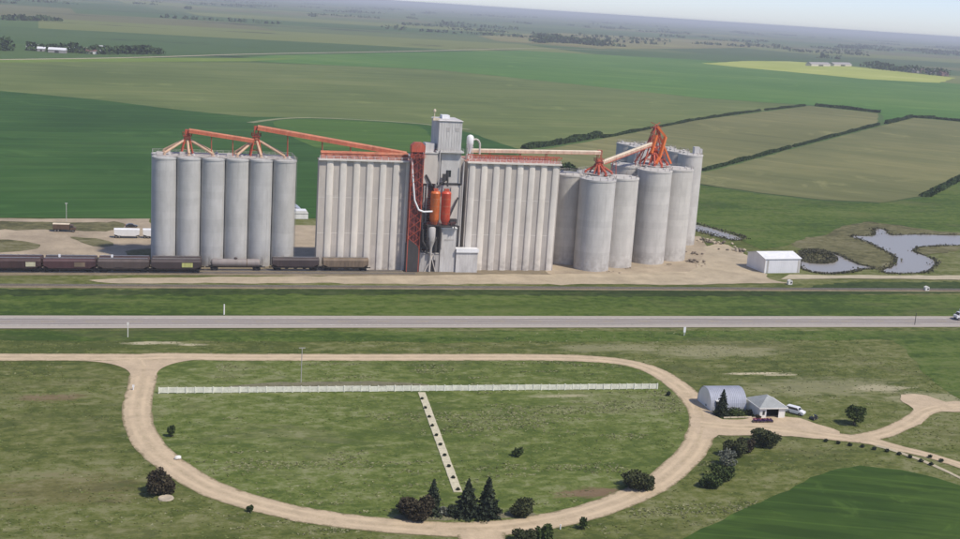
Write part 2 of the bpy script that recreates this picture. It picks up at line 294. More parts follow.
def warm(c, k=(1.16, 1.12, 0.78)): return (min(1, c[0] * k[0]), min(1, c[1] * k[1]), c[2] * k[2], 1)
COOL = (1.18, 1.28, 0.84)
def grass(name, dark, mid, pale, pale_amt=0.25, spots=(), stretch=3.0, far=False):
    """mown or rough grass; spots = (x, y, rx, ry, colour, strength) bare places"""
    dark, mid = warm(dark), warm(mid)
    m, nt, bs = nodes(name); pos = coords(nt, True)
    v = coords(nt, True, (1.0 / stretch, 1, 1))
    big = noise(nt, coords(nt, True, (0.5, 1, 1)), 0.016, 3, 0.55, 0.5); med = noise(nt, v, 0.13, 5, 0.68, 0.3); fine = noise(nt, v, 0.9, 4, 0.7)
    iso = noise(nt, coords(nt, True, (0.75, 1, 1)), 0.33, 6, 0.78)
    f = math_(nt, 'ADD', math_(nt, 'MULTIPLY', big, 0.26), math_(nt, 'ADD', math_(nt, 'MULTIPLY', med, 0.26), math_(nt, 'MULTIPLY', iso, 0.48)))
    c = ramp(nt, f, [(0.445, dark), (0.505, mid), (0.565, tuple(0.6 * a + 0.4 * b for a, b in zip(mid, pale)))])
    wear = maprange(nt, noise(nt, coords(nt, True, (0.6, 1, 1)), 0.045, 6, 0.7, 0.8), 0.50, 0.68)
    c = mix(nt, math_(nt, 'MULTIPLY', wear, 0.38), c, tuple(0.72 * a + 0.28 * b for a, b in zip((0.125, 0.115, 0.050, 1), pale)))
    dk = maprange(nt, noise(nt, v, 0.075, 6, 0.72, 0.4), 0.54, 0.66)
    c = mix(nt, math_(nt, 'MULTIPLY', dk, 0.55), c, dark)
    pk = maprange(nt, noise(nt, v, 0.42, 6, 0.74), 0.56, 0.72)
    pk = math_(nt, 'MULTIPLY', pk, maprange(nt, noise(nt, coords(nt, True, (0.3, 1, 1)), 0.06, 4, 0.65), 0.44, 0.64))
    c = mix(nt, math_(nt, 'MULTIPLY', pk, pale_amt), c, pale)
    fl = math_(nt, 'MULTIPLY', maprange(nt, noise(nt, coords(nt, True, (0.6, 1, 1)), 0.55, 4, 0.7), 0.60, 0.72), maprange(nt, noise(nt, coords(nt, True, (0.25, 1, 1)), 0.10, 4, 0.65), 0.46, 0.62))
    c = mix(nt, math_(nt, 'MULTIPLY', fl, pale_amt * 0.8), c, pale)
    if spots:
        sep = N(nt, 'ShaderNodeSeparateXYZ'); L(nt, pos, sep.inputs[0])
        nz = noise(nt, v, 0.35, 6, 0.75)
        for x, y, rx, ry, col, k in spots:
            dx = math_(nt, 'DIVIDE', math_(nt, 'SUBTRACT', sep.outputs[0], x), rx); dy = math_(nt, 'DIVIDE', math_(nt, 'SUBTRACT', sep.outputs[1], y), ry)
            d = math_(nt, 'SQRT', math_(nt, 'ADD', math_(nt, 'MULTIPLY', dx, dx), math_(nt, 'MULTIPLY', dy, dy)))
            g = maprange(nt, math_(nt, 'ADD', math_(nt, 'MULTIPLY', nz, 1.9), math_(nt, 'SUBTRACT', 0.0, math_(nt, 'MULTIPLY', d, 0.75))), 0.18, 0.62)
            c = mix(nt, math_(nt, 'MULTIPLY', g, k), c, col)
    L(nt, c, bs.inputs['Base Color']); bs.inputs['Roughness'].default_value = 0.95
    bs.inputs['Specular IOR Level'].default_value = 0.15
    bump(nt, bs, fine, 0.6, 0.35)
    return m

def crop(name, a, b, c3, ang=0.0, row=9.0, amt=0.35, big=0.004):
    """a sown field seen from afar: broad tonal drifts and faint machine passes"""
    a, b, c3 = warm(a, COOL), warm(b, COOL), warm(c3, COOL)
    m, nt, bs = nodes(name); pos = coords(nt, True)
    mp = N(nt, 'ShaderNodeMapping'); mp.inputs['Rotation'].default_value = (0, 0, ang); L(nt, pos, mp.inputs['Vector'])
    ms = N(nt, 'ShaderNodeMapping'); ms.inputs['Scale'].default_value = (0.12, 1, 1); L(nt, mp.outputs[0], ms.inputs['Vector'])
    f = math_(nt, 'ADD', math_(nt, 'MULTIPLY', noise(nt, pos, big, 5, 0.6, 0.4), 0.6), math_(nt, 'MULTIPLY', noise(nt, ms.outputs[0], 0.03, 5, 0.65), 0.4))
    c = ramp(nt, f, [(0.38, a), (0.5, b), (0.62, c3)])
    st = noise(nt, ms.outputs[0], 1.0 / row, 3, 0.6)
    c = mix(nt, math_(nt, 'MULTIPLY', maprange(nt, st, 0.42, 0.66), amt), c, tuple(x * 0.72 for x in a[:3]) + (1,))
    wet = maprange(nt, noise(nt, pos, big * 3.1, 6, 0.7, 0.8), 0.56, 0.70)
    c = mix(nt, math_(nt, 'MULTIPLY', wet, 0.5), c, tuple(x * 1.35 for x in c3[:3]) + (1,))
    sx_ = N(nt, 'ShaderNodeSeparateXYZ'); L(nt, mp.outputs[0], sx_.inputs[0])
    tr = math_(nt, 'ABSOLUTE', math_(nt, 'SUBTRACT', math_(nt, 'FRACT', math_(nt, 'DIVIDE', math_(nt, 'ADD', sx_.outputs[1], math_(nt, 'MULTIPLY', noise(nt, pos, 0.004, 2), 60.0)), row * 3.2)), 0.5))
    c = mix(nt, math_(nt, 'MULTIPLY', maprange(nt, tr, 0.07, 0.01), amt * 0.5), c, tuple(min(1, x * 1.45) for x in c3[:3]) + (1,))
    L(nt, c, bs.inputs['Base Color']); bs.inputs['Roughness'].default_value = 0.95; bs.inputs['Specular IOR Level'].default_value = 0.1
    return m

def gravel(name, col, tracks=False, scale=0.25, var=0.22):
    m, nt, bs = nodes(name); pos = coords(nt, True)
    f = math_(nt, 'ADD', math_(nt, 'MULTIPLY', noise(nt, pos, scale, 5, 0.65), 0.6), math_(nt, 'MULTIPLY', noise(nt, pos, 2.2, 4, 0.75), 0.4))
    lo = tuple(x * (1 - var) for x in col[:3]) + (1,); hi = tuple(x * (1 + var * 0.6) for x in col[:3]) + (1,)
    c = ramp(nt, f, [(0.35, lo), (0.65, hi)])
    if tracks:
        uv = N(nt, 'ShaderNodeUVMap'); sp = N(nt, 'ShaderNodeSeparateXYZ'); L(nt, uv.outputs[0], sp.inputs[0]); u = sp.outputs[0]
        d = math_(nt, 'ABSOLUTE', math_(nt, 'SUBTRACT', math_(nt, 'ABSOLUTE', math_(nt, 'SUBTRACT', u, 0.5)), 0.2))
        g = math_(nt, 'MULTIPLY', maprange(nt, d, 0.12, 0.02), maprange(nt, noise(nt, pos, 0.12, 3), 0.3, 0.6))
        c = mix(nt, math_(nt, 'MULTIPLY', g, 0.65), c, tuple(min(1, x * 1.22) for x in col[:3]) + (1,))
        e = math_(nt, 'ABSOLUTE', math_(nt, 'SUBTRACT', u, 0.5))
        e = maprange(nt, math_(nt, 'ADD', e, math_(nt, 'MULTIPLY', math_(nt, 'SUBTRACT', noise(nt, pos, 0.5, 5, 0.7), 0.5), 0.42)), 0.40, 0.5)
        c = mix(nt, math_(nt, 'MULTIPLY', e, 0.8), c, (0.15, 0.13, 0.06, 1))
        cr_ = math_(nt, 'MULTIPLY', maprange(nt, math_(nt, 'ABSOLUTE', math_(nt, 'SUBTRACT', u, 0.5)), 0.09, 0.0), maprange(nt, noise(nt, pos, 0.3, 5, 0.7), 0.45, 0.65))
        c = mix(nt, math_(nt, 'MULTIPLY', cr_, 0.4), c, (0.26, 0.22, 0.11, 1))
        c = mix(nt, math_(nt, 'MULTIPLY', maprange(nt, noise(nt, pos, 0.16, 5, 0.7, 0.6), 0.55, 0.7), 0.35), c, tuple(x * 0.62 for x in col[:3]) + (1,))
    L(nt, c, bs.inputs['Base Color']); bs.inputs['Roughness'].default_value = 0.95; bs.inputs['Specular IOR Level'].default_value = 0.2
    bump(nt, bs, noise(nt, pos, 3.0, 4, 0.7), 0.3, 0.08)
    return m

def foliage(name, a, b, c3):
    m, nt, bs = nodes(name); v = coords(nt, True)
    f = math_(nt, 'ADD', math_(nt, 'MULTIPLY', noise(nt, v, 0.7, 3, 0.6), 0.6), math_(nt, 'MULTIPLY', noise(nt, v, 5.0, 2, 0.6), 0.4))
    L(nt, ramp(nt, f, [(0.3, a), (0.5, b), (0.72, c3)]), bs.inputs['Base Color'])
    bs.inputs['Roughness'].default_value = 0.8; bs.inputs['Specular IOR Level'].default_value = 0.2
    return m

MT = {}
DG, MG, PG = (0.058, 0.078, 0.025, 1), (0.104, 0.122, 0.045, 1), (0.30, 0.28, 0.165, 1)
PALE, SOIL = (0.50, 0.44, 0.30, 1), (0.20, 0.12, 0.085, 1)
sp = P['spots']
SPOTS = [(sp[0][0], sp[0][1], 11, 1.3, PALE, 0.95), (sp[1][0], sp[1][1], 6, 1.0, PALE, 0.7), (sp[2][0], sp[2][1], 10, 4, PALE, 0.7),
         (sp[3][0], sp[3][1], 10, 1.8, PALE, 0.8), (sp[4][0], sp[4][1], 5, 1.2, PALE, 0.8), (sp[5][0], sp[5][1], 9, 3.2, SOIL, 0.75),
         (sp[6][0], sp[6][1], 9, 3.5, SOIL, 0.55), (sp[8][0], sp[8][1], 26, 8, PG, 0.6), (sp[9][0], sp[9][1], 22, 5, PG, 0.5),
         (sp[10][0], sp[10][1], 14, 6, PG, 0.75), (sp[12][0], sp[12][1], 20, 10, SOIL, 0.22), (104, 282, 10, 1.6, PG, 0.6), (180, 284, 30, 10, PG, 0.5)]
MT['lush'] = grass('lush_verge_grass', (0.034, 0.064, 0.014, 1), (0.072, 0.112, 0.026, 1), (0.17, 0.19, 0.07, 1), 0.5, stretch=6)
MT['loopgrass'] = grass('loop_grass', (0.062, 0.092, 0.026, 1), (0.108, 0.140, 0.046, 1), (0.34, 0.33, 0.20, 1), 0.85, SPOTS[5:6] + [(104, 281.6, 9, 1.5, PALE, 0.5)], stretch=2.2)
MT['darkcrop'] = crop('young_dark_crop', (0.026, 0.050, 0.015, 1), (0.036, 0.064, 0.018, 1), (0.056, 0.088, 0.026, 1), 0.4, 3.0, 0.6, 0.03)
MT['gravel'] = gravel('tan_gravel', (0.52, 0.41, 0.275, 1), True)
MT['apron'] = gravel('tan_gravel_apron', (0.52, 0.41, 0.28, 1))
MT['palegravel'] = gravel('pale_gravel', (0.46, 0.40, 0.28, 1))
MT['yard'] = gravel('dusty_yard', (0.40, 0.325, 0.23, 1), False, 0.07, 0.38)
MT['ballast'] = gravel('track_ballast', (0.22, 0.18, 0.12, 1), False, 0.3, 0.3)
MT['dirtroad'] = gravel('dirt_road', (0.44, 0.365, 0.255, 1), False, 0.12, 0.3)
MT['fainttrack'] = gravel('faint_track', (0.24, 0.25, 0.13, 1), False, 0.05, 0.3)
MT['mulch'] = gravel('grey_mulch', (0.185, 0.172, 0.105, 1), False, 0.4, 0.35)
MT['marsh'] = grass('marsh_sedge', (0.065, 0.066, 0.040, 1), (0.125, 0.122, 0.074, 1), (0.27, 0.24, 0.165, 1), 0.9, stretch=1.5)
MT['conc_bank'] = concrete('bank_concrete', (0.51, 0.505, 0.485), 0.34)
MT['conc_silo'] = concrete('silo_concrete', (0.585, 0.565, 0.53), 0.30)
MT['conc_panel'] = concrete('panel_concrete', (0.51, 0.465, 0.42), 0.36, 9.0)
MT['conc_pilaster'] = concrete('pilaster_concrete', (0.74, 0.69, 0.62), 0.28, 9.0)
MT['conc_deck'] = solid('deck_concrete', (0.50, 0.46, 0.43), 0.9, 0, 0.3, 0.5, True, (0.25, 0.20, 0.18, 1), (1, 1, 1))
MT['slab'] = solid('walk_slab', (0.58, 0.53, 0.375), 0.9, 0, 0.22, 0.9, False, (0.36, 0.33, 0.22, 1), (1, 1, 1))
MT['slab2'] = solid('strip_slab', (0.62, 0.585, 0.47), 0.9, 0, 0.22, 0.9, False, (0.40, 0.38, 0.28, 1), (1, 1, 1))
MT['red'] = solid('oxide_red_steel', (0.47, 0.085, 0.045), 0.6, 0, 0.35, 0.6, False, (0.45, 0.22, 0.16, 1))
MT['rust'] = solid('rust_red_gallery', (0.47, 0.155, 0.08), 0.65, 0, 0.3, 0.4, False, (0.52, 0.28, 0.17, 1))
MT['darkred'] = solid('dark_red_leg', (0.17, 0.035, 0.033), 0.6, 0, 0.35, 0.5, False, (0.08, 0.04, 0.045, 1))
MT['reddeck'] = solid('red_roof_deck', (0.46, 0.25, 0.19), 0.8, 0, 0.35, 0.5, True, (0.55, 0.38, 0.31, 1), (1, 1, 1))
MT['orange'] = solid('orange_paint', (0.72, 0.16, 0.035), 0.45, 0, 0.22, 0.7, False, (0.72, 0.30, 0.13, 1))
MT['orangered'] = solid('red_orange_paint', (0.68, 0.085, 0.04), 0.45, 0, 0.22, 0.7, False, (0.66, 0.22, 0.13, 1))
MT['tanspout'] = solid('tan_spout_steel', (0.60, 0.40, 0.26), 0.6, 0, 0.25, 0.5, False, (0.45, 0.19, 0.11, 1))
MT['cream'] = solid('cream_steel', (0.66, 0.56, 0.42), 0.55, 0, 0.2, 0.5)
MT['white'] = solid('white_steel', (0.80, 0.80, 0.80), 0.5, 0, 0.12, 0.5)
MT['greysteel'] = solid('grey_cladding', (0.46, 0.435, 0.41), 0.6, 0, 0.2, 0.35, False, (0.36, 0.33, 0.32, 1))
MT['palesteel'] = solid('pale_cladding', (0.58, 0.56, 0.535), 0.6, 0, 0.2, 0.35, False, (0.40, 0.37, 0.35, 1))
MT['creamwall'] = solid('cream_cladding', (0.60, 0.55, 0.49), 0.7, 0, 0.15, 0.35)
MT['dark'] = solid('dark_steel', (0.05, 0.045, 0.045), 0.6, 0, 0.3, 0.8)
MT['black'] = solid('black_void', (0.012, 0.012, 0.013), 0.8, 0, 0.2)
MT['glass'] = solid('dark_glass', (0.03, 0.035, 0.04), 0.12, 0, 0.2)
MT['tyre'] = solid('tyre_rubber', (0.02, 0.02, 0.02), 0.85, 0, 0.2)
MT['steel'] = solid('bare_steel', (0.35, 0.33, 0.31), 0.45, 0.6, 0.25)
MT['wood'] = solid('weathered_wood', (0.17, 0.13, 0.09), 0.9, 0, 0.3)
MT['bark'] = solid('bark', (0.09, 0.065, 0.045), 0.9, 0, 0.3)
MT['stone'] = solid('field_stone', (0.21, 0.17, 0.13), 0.9, 0, 0.4, 0.6)
MT['palestone'] = solid('pale_stone', (0.52, 0.44, 0.33), 0.9, 0, 0.35, 0.6)
MT['lf_red'] = foliage('plum_leaves', (0.024, 0.018, 0.011, 1), (0.050, 0.040, 0.024, 1), (0.11, 0.092, 0.05, 1))
MT['lf_mix'] = foliage('bronze_green_leaves', (0.024, 0.030, 0.012, 1), (0.052, 0.062, 0.024, 1), (0.125, 0.125, 0.055, 1))
MT['lf_green'] = foliage('green_leaves', (0.022, 0.036, 0.011, 1), (0.050, 0.075, 0.020, 1), (0.12, 0.15, 0.045, 1))
MT['lf_spruce'] = foliage('spruce_needles', (0.014, 0.022, 0.013, 1), (0.030, 0.042, 0.024, 1), (0.075, 0.09, 0.05, 1))  # third colour brightened to imitate sunlit tops
MT['lf_belt'] = foliage('belt_leaves', (0.024, 0.044, 0.015, 1), (0.042, 0.074, 0.022, 1), (0.072, 0.110, 0.034, 1))
MT['lf_grey'] = foliage('silver_leaves', (0.09, 0.10, 0.075, 1), (0.16, 0.17, 0.13, 1), (0.30, 0.30, 0.25, 1))
MT['weed'] = foliage('dry_weeds', (0.14, 0.145, 0.065, 1), (0.22, 0.22, 0.11, 1), (0.36, 0.35, 0.21, 1))
MT['tuft'] = foliage('grass_tufts', (0.10, 0.13, 0.035, 1), (0.15, 0.18, 0.055, 1), (0.22, 0.24, 0.09, 1))
MT['reed'] = foliage('reeds', (0.045, 0.048, 0.026, 1), (0.085, 0.083, 0.048, 1), (0.17, 0.15, 0.10, 1))
def water_mat():
    m, nt, bs = nodes('pond_water'); pos = coords(nt, True)
    bs.inputs['Base Color'].default_value = (0.30, 0.28, 0.25, 1); bs.inputs['Roughness'].default_value = 0.28; bs.inputs['IOR'].default_value = 1.33
    bs.inputs['Specular IOR Level'].default_value = 0.5
    bump(nt, bs, noise(nt, pos, 1.4, 3, 0.6), 0.08, 0.05); return m
MT['water'] = water_mat()

# ------------------------------------------------------------------ ground, fields, roads, water
def catmull(pts, closed=False, step=3.0):
    out = []; n = len(pts); pv = [Vector((x, y, 0)) for x, y in pts]
    rng = range(n if closed else n - 1)
    for i in rng:
        p0 = pv[(i - 1) % n] if closed or i > 0 else pv[0]; p1 = pv[i]; p2 = pv[(i + 1) % n]
        p3 = pv[(i + 2) % n] if closed or i + 2 < n else pv[-1]
        k = max(2, int((p2 - p1).length / step))
        for j in range(k):
            t = j / k
            q = 0.5 * ((2 * p1) + (-p0 + p2) * t + (2 * p0 - 5 * p1 + 4 * p2 - p3) * t * t + (-p0 + 3 * p1 - 3 * p2 + p3) * t ** 3)
            out.append((q.x, q.y))
    if not closed: out.append((pv[-1].x, pv[-1].y))
    return out
def rough_edge(pts, step, jit, seed=1):
    rnd = random.Random(seed); out = []
    for i in range(len(pts)):
        a = Vector(pts[i]); b = Vector(pts[(i + 1) % len(pts)]); d = b - a; n = max(1, min(160, int(d.length / step)))
        nrm = Vector((-d.y, d.x)).normalized() if d.length > 0 else Vector((0, 1))
        for k in range(n):
            q = a + d * (k / n) + nrm * rnd.gauss(0, jit)
            out.append((q.x, q.y))
    return out
def sheet(name, pts, mat, z, step=4.0, jit=0.25, smooth=False, seed=1):
    if smooth: pts = catmull(pts, True, step)
    pts = rough_edge(pts, step, jit, seed)
    vs = [Vector((x, y, 0)) for x, y in pts]
    tris = geometry.tessellate_polygon([vs])
    m = bpy.data.meshes.new(name); m.from_pydata([(v.x, v.y, z) for v in vs], [], [tuple(t) for t in tris]); m.update()
    bm = bmesh.new(); bm.from_mesh(m)
    for f in bm.faces:
        if f.normal.z < 0: f.normal_flip()
    bm.to_mesh(m); bm.free()
    return structure(link(name, m, mat))
def strip_mesh(name, pts, width, z, closed=False, jit=0.0, seed=3):
    rnd = random.Random(seed); n = len(pts); vs = []; fs = []; uv = []
    for i, p in enumerate(pts):
        a = Vector(pts[(i - 1) % n] if closed or i > 0 else pts[0]); b = Vector(pts[(i + 1) % n] if closed or i < n - 1 else pts[-1])
        d = (b - a).normalized(); nn = Vector((-d.y, d.x)); wd = width(i / n) if callable(width) else width
        for s, u in ((-0.5, 0), (-0.25, .25), (0, .5), (0.25, .75), (0.5, 1)):
            q = Vector(p) + nn * s * (wd + (rnd.gauss(0, jit) if abs(s) == 0.5 else 0))
            vs.append((q.x, q.y, z + (0.06 if s == 0 else 0.04 if abs(s) < 0.4 else 0))); uv.append((u, i * 0.1))
    for i in range(n if closed else n - 1):
        j = (i + 1) % n
        for k in range(4): fs.append((i * 5 + k + 1, i * 5 + k, j * 5 + k, j * 5 + k + 1))
    m = bpy.data.meshes.new(name); m.from_pydata(vs, [], fs); m.update()
    l = m.uv_layers.new(name='UVMap')
    for lp in m.loops: l.data[lp.index].uv = uv[lp.vertex_index]
    bm = bmesh.new(); bm.from_mesh(m)
    for f in bm.faces:
        if f.normal.z < 0: f.normal_flip()
    bm.to_mesh(m); bm.free()
    return m
def strip(name, pts, width, mat, z, closed=False, jit=0.22):
    return structure(link(name, strip_mesh(name, pts, width, z, closed, jit), mat))

def ground_mat():
    """prairie sections: a patchwork of crops, pasture and fallow out to the horizon"""
    m, nt, bs = nodes('prairie_patchwork'); pos = coords(nt, True)
    mp = N(nt, 'ShaderNodeMapping'); mp.inputs['Rotation'].default_value = (0, 0, R(-4)); L(nt, pos, mp.inputs['Vector'])
    sp_ = N(nt, 'ShaderNodeSeparateXYZ'); L(nt, mp.outputs[0], sp_.inputs[0])
    iy = math_(nt, 'FLOOR', math_(nt, 'DIVIDE', sp_.outputs[1], 640.0))
    wy = N(nt, 'ShaderNodeTexWhiteNoise', noise_dimensions='1D'); L(nt, iy, wy.inputs['W'])
    ix = math_(nt, 'FLOOR', math_(nt, 'ADD', math_(nt, 'DIVIDE', sp_.outputs[0], 1250.0), wy.outputs['Value']))
    cb = N(nt, 'ShaderNodeCombineXYZ'); L(nt, ix, cb.inputs[0]); L(nt, iy, cb.inputs[1])
    wh = N(nt, 'ShaderNodeTexWhiteNoise'); L(nt, cb.outputs[0], wh.inputs[0])
    c = ramp(nt, wh.outputs['Value'], [(0.0, (0.050, 0.105, 0.034, 1)), (0.24, (0.070, 0.130, 0.042, 1)), (0.42, (0.110, 0.145, 0.066, 1)),
        (0.60, (0.054, 0.095, 0.038, 1)), (0.74, (0.165, 0.150, 0.092, 1)), (0.82, (0.078, 0.140, 0.046, 1)), (0.93, (0.19, 0.21, 0.080, 1))], 'CONSTANT')
    c = mix(nt, 1.0, c, (1.1, 1.08, 0.8, 1), 'MULTIPLY')
    c = mix(nt, 0.38, c, ramp(nt, noise(nt, pos, 0.0016, 5, 0.65), [(0.3, (0.040, 0.075, 0.028, 1)), (0.7, (0.115, 0.150, 0.066, 1))]))
    wd = maprange(nt, noise(nt, coords(nt, True, (0.35, 1, 1)), 0.0021, 6, 0.75), 0.57, 0.62)
    c = mix(nt, math_(nt, 'MULTIPLY', wd, 0.8), c, (0.016, 0.026, 0.014, 1))
    L(nt, c, bs.inputs['Base Color']); bs.inputs['Roughness'].default_value = 0.95; bs.inputs['Specular IOR Level'].default_value = 0.1
    return m
g = [0.0]; stp = 60.0
while g[-1] < 42000: g.append(g[-1] + stp); stp *= 1.16
g[-1] = 42000.0
ax = sorted(set([-v for v in g] + g)); gx = [v + 100 for v in ax]; gy = [v + 350 for v in ax]
nn_ = len(ax)
mb = MB(); mb.v = [(x, y, 0.0) for y in gy for x in gx]
mb.f = [(j * nn_ + i, j * nn_ + i + 1, (j + 1) * nn_ + i + 1, (j + 1) * nn_ + i) for j in range(nn_ - 1) for i in range(nn_ - 1)]
structure(part('ground', mb, ground_mat()))

MT['pasture'] = grass('rough_pasture', DG, MG, PG, 0.8, SPOTS[:5] + SPOTS[6:], stretch=3.0)
pm = MB(); xs = np.linspace(-420, 760, 30); ys = np.linspace(60, 540, 14)
pm.v = [(x, y, 0.02) for y in ys for x in xs]
pm.f = [(j * 30 + i, j * 30 + i + 1, (j + 1) * 30 + i + 1, (j + 1) * 30 + i) for j in range(13) for i in range(29)]
structure(part('pasture', pm, MT['pasture']))

G = lambda *a: crop(*a)
sheet('crop_field', P['field_olive'], crop('stubble_olive', (0.082, 0.104, 0.048, 1), (0.112, 0.132, 0.064, 1), (0.150, 0.158, 0.084, 1), R(-8), 14, 0.35), 0.10, 25, 1.0)
sheet('crop_field', P['field_left'], crop('cereal_green', (0.022, 0.058, 0.018, 1), (0.032, 0.077, 0.024, 1), (0.052, 0.100, 0.036, 1), R(-10), 10, 0.45, 0.006), 0.14, 15, 0.8)
sheet('crop_field', P['field_band'], crop('bright_cereal', (0.056, 0.120, 0.036, 1), (0.070, 0.138, 0.042, 1), (0.105, 0.165, 0.058, 1), R(20), 22, 0.30, 0.003), 0.18, 30, 2.0)
sheet('crop_field', P['field_ygreen'], crop('yellow_green_strip', (0.11, 0.155, 0.042, 1), (0.13, 0.17, 0.048, 1), (0.15, 0.18, 0.06, 1), 0, 20, 0.2), 0.22, 30, 2.0)
sheet('crop_field', P['field_yellow'], crop('canola_bloom', (0.26, 0.275, 0.08, 1), (0.30, 0.31, 0.10, 1), (0.37, 0.36, 0.17, 1), R(15), 20, 0.2), 0.26, 30, 2.0)
sheet('crop_field', P['field_brown'], crop('fallow_brown', (0.135, 0.110, 0.070, 1), (0.165, 0.140, 0.086, 1), (0.21, 0.19, 0.105, 1), 0, 30, 0.2), 0.26, 40, 3.0)
sheet('crop_field', P['field_h12'], crop('thin_stubble', (0.108, 0.106, 0.064, 1), (0.140, 0.132, 0.082, 1), (0.188, 0.165, 0.108, 1), R(42), 12, 0.28), 0.16, 15, 0.8)
sheet('crop_field', P['field_right'], crop('thin_stubble_right', (0.104, 0.106, 0.064, 1), (0.136, 0.130, 0.082, 1), (0.186, 0.164, 0.106, 1), R(42), 10, 0.28, 0.006), 0.20, 12, 0.8)
sheet('crop_field', P['field_green'], grass('wet_meadow', (0.036, 0.070, 0.014, 1), (0.070, 0.112, 0.024, 1), (0.16, 0.18, 0.06, 1), 0.5, stretch=4), 0.12, 8, 0.7)
sheet('crop_field', P['greenlens'], crop('oat_strip', (0.044, 0.088, 0.024, 1), (0.060, 0.110, 0.030, 1), (0.13, 0.17, 0.055, 1), 0, 12, 0.3), 0.19, 15, 1.0, True)
strip('country_road', catmull(P['farroad'], False, 60), 9.0, MT['palegravel'], 0.32, jit=0.6)
strip('field_track', catmull(P['curveroad'], False, 20), 6.0, MT['fainttrack'], 0.26, jit=0.6)

# near strips
sheet('verge', P['lush'], MT['lush'], 0.05, 5, 0.5)
sheet('verge', P['darkverge'], grass('shaded_ditch_weeds', (0.020, 0.036, 0.012, 1), (0.036, 0.060, 0.018, 1), (0.10, 0.11, 0.05, 1), 0.4, stretch=5), 0.065, 2, 0.9, seed=3)  # flat sheet; the shade among tall weeds is put into its dark green
sheet('verge', P['lush2'], MT['lush'], 0.05, 5, 0.6, seed=4)
sheet('verge', P['darkcorner'], MT['lush'], 0.06, 4, 0.6, seed=5)
loop_c = catmull(P['loop'], True, 2.0)
sheet('loop_lawn', loop_c, MT['loopgrass'], 0.04, 50, 0.0)
sheet('crop_field', P['darkcrop'], MT['darkcrop'], 0.06, 3, 0.3)
sheet('yard', P['yard'], MT['yard'], 0.17, 6, 0.6)
for k_ in ('yg1', 'yg2', 'yg3', 'yg4'): sheet('yard_grass', P[k_], MT['marsh'], 0.21, 3, 0.7, True, 31)
sheet('yard', P['siloyard'], MT['yard'], 0.085, 5, 0.6, True, 32)
sheet('yard', P['yardtrack'], MT['ballast'], 0.07, 5, 0.4, seed=8)
sheet('yard', P['dirt'], MT['dirtroad'], 0.10, 4, 0.6, False, seed=9)
sheet('mulch_bed', P['mulch'], MT['mulch'], 0.07, 3, 0.35, seed=10)
sheet('mulch_bed', P['mulch2'], MT['mulch'], 0.07, 2, 0.25, True, seed=11)
sheet('marsh', P['marsh'], MT['marsh'], 0.16, 4, 0.7, seed=12)
sheet('marsh', P['marsh2'], MT['marsh'], 0.16, 4, 0.7, seed=13)
for k, s_ in (('pond', 20), ('pond2', 21), ('channel', 22)):
    sheet('pond', P[k], MT['water'], 0.20, 4.0, 0.15, True, s_)
sheet('islet', P['islet'], MT['marsh'], 0.26, 3, 0.3, True, 23)
sheet('farm_track', P['rightpath'], MT['palegravel'], 0.19, 6, 0.4, seed=14)
strip('gravel_road', loop_c, lambda t: 6.6, MT['gravel'], 0.07, True)
strip('gravel_road', catmull(P['approach'], False, 3), 6.6, MT['gravel'], 0.085)
strip('gravel_road', catmull(P['exit'], False, 2), lambda t: 9.5 - 3 * min(1, t * 2), MT['gravel'], 0.09)
strip('gravel_road', catmull(P['east'], False, 2), lambda t: 6.8 - 2.6 * min(1, max(0, t - .35) * 3), MT['gravel'], 0.10)
strip('gravel_road', catmull(P['eastup'], False, 2), 5.0, MT['gravel'], 0.115)
sheet('gravel_pad', P['pad'], MT['apron'], 0.135, 2, 0.25, True, 16)
sheet('gravel_pad', P['apron'], MT['apron'], 0.125, 2, 0.2, True, 17)
# flare where the loop meets the approach road
def flare(x, y, s):
    pts = [(x, y - 3.0)] + [(x + s * (9 - 9 * math.cos(t)), y - 3.0 - 9 + 9 * math.sin(t)) for t in [R(a) for a in range(0, 91, 10)]]
    return pts
for s_, x_ in ((-1, -1.2), (1, 4.9)):
    a = [(x_ + s_ * 13 * (1 - math.cos(R(t))), 304.5 + 13.5 * math.sin(R(t))) for t in range(0, 91, 9)]
    a += [(x_ - s_ * 2.5, 318.0), (x_ - s_ * 2.5, 304.5)]
    sheet('gravel_pad', a, MT['apron'], 0.13, 30, 0.0, seed=18)
strip('footpath', catmull(P['pale_path'], False, 2), 1.3, MT['palegravel'], 0.12)

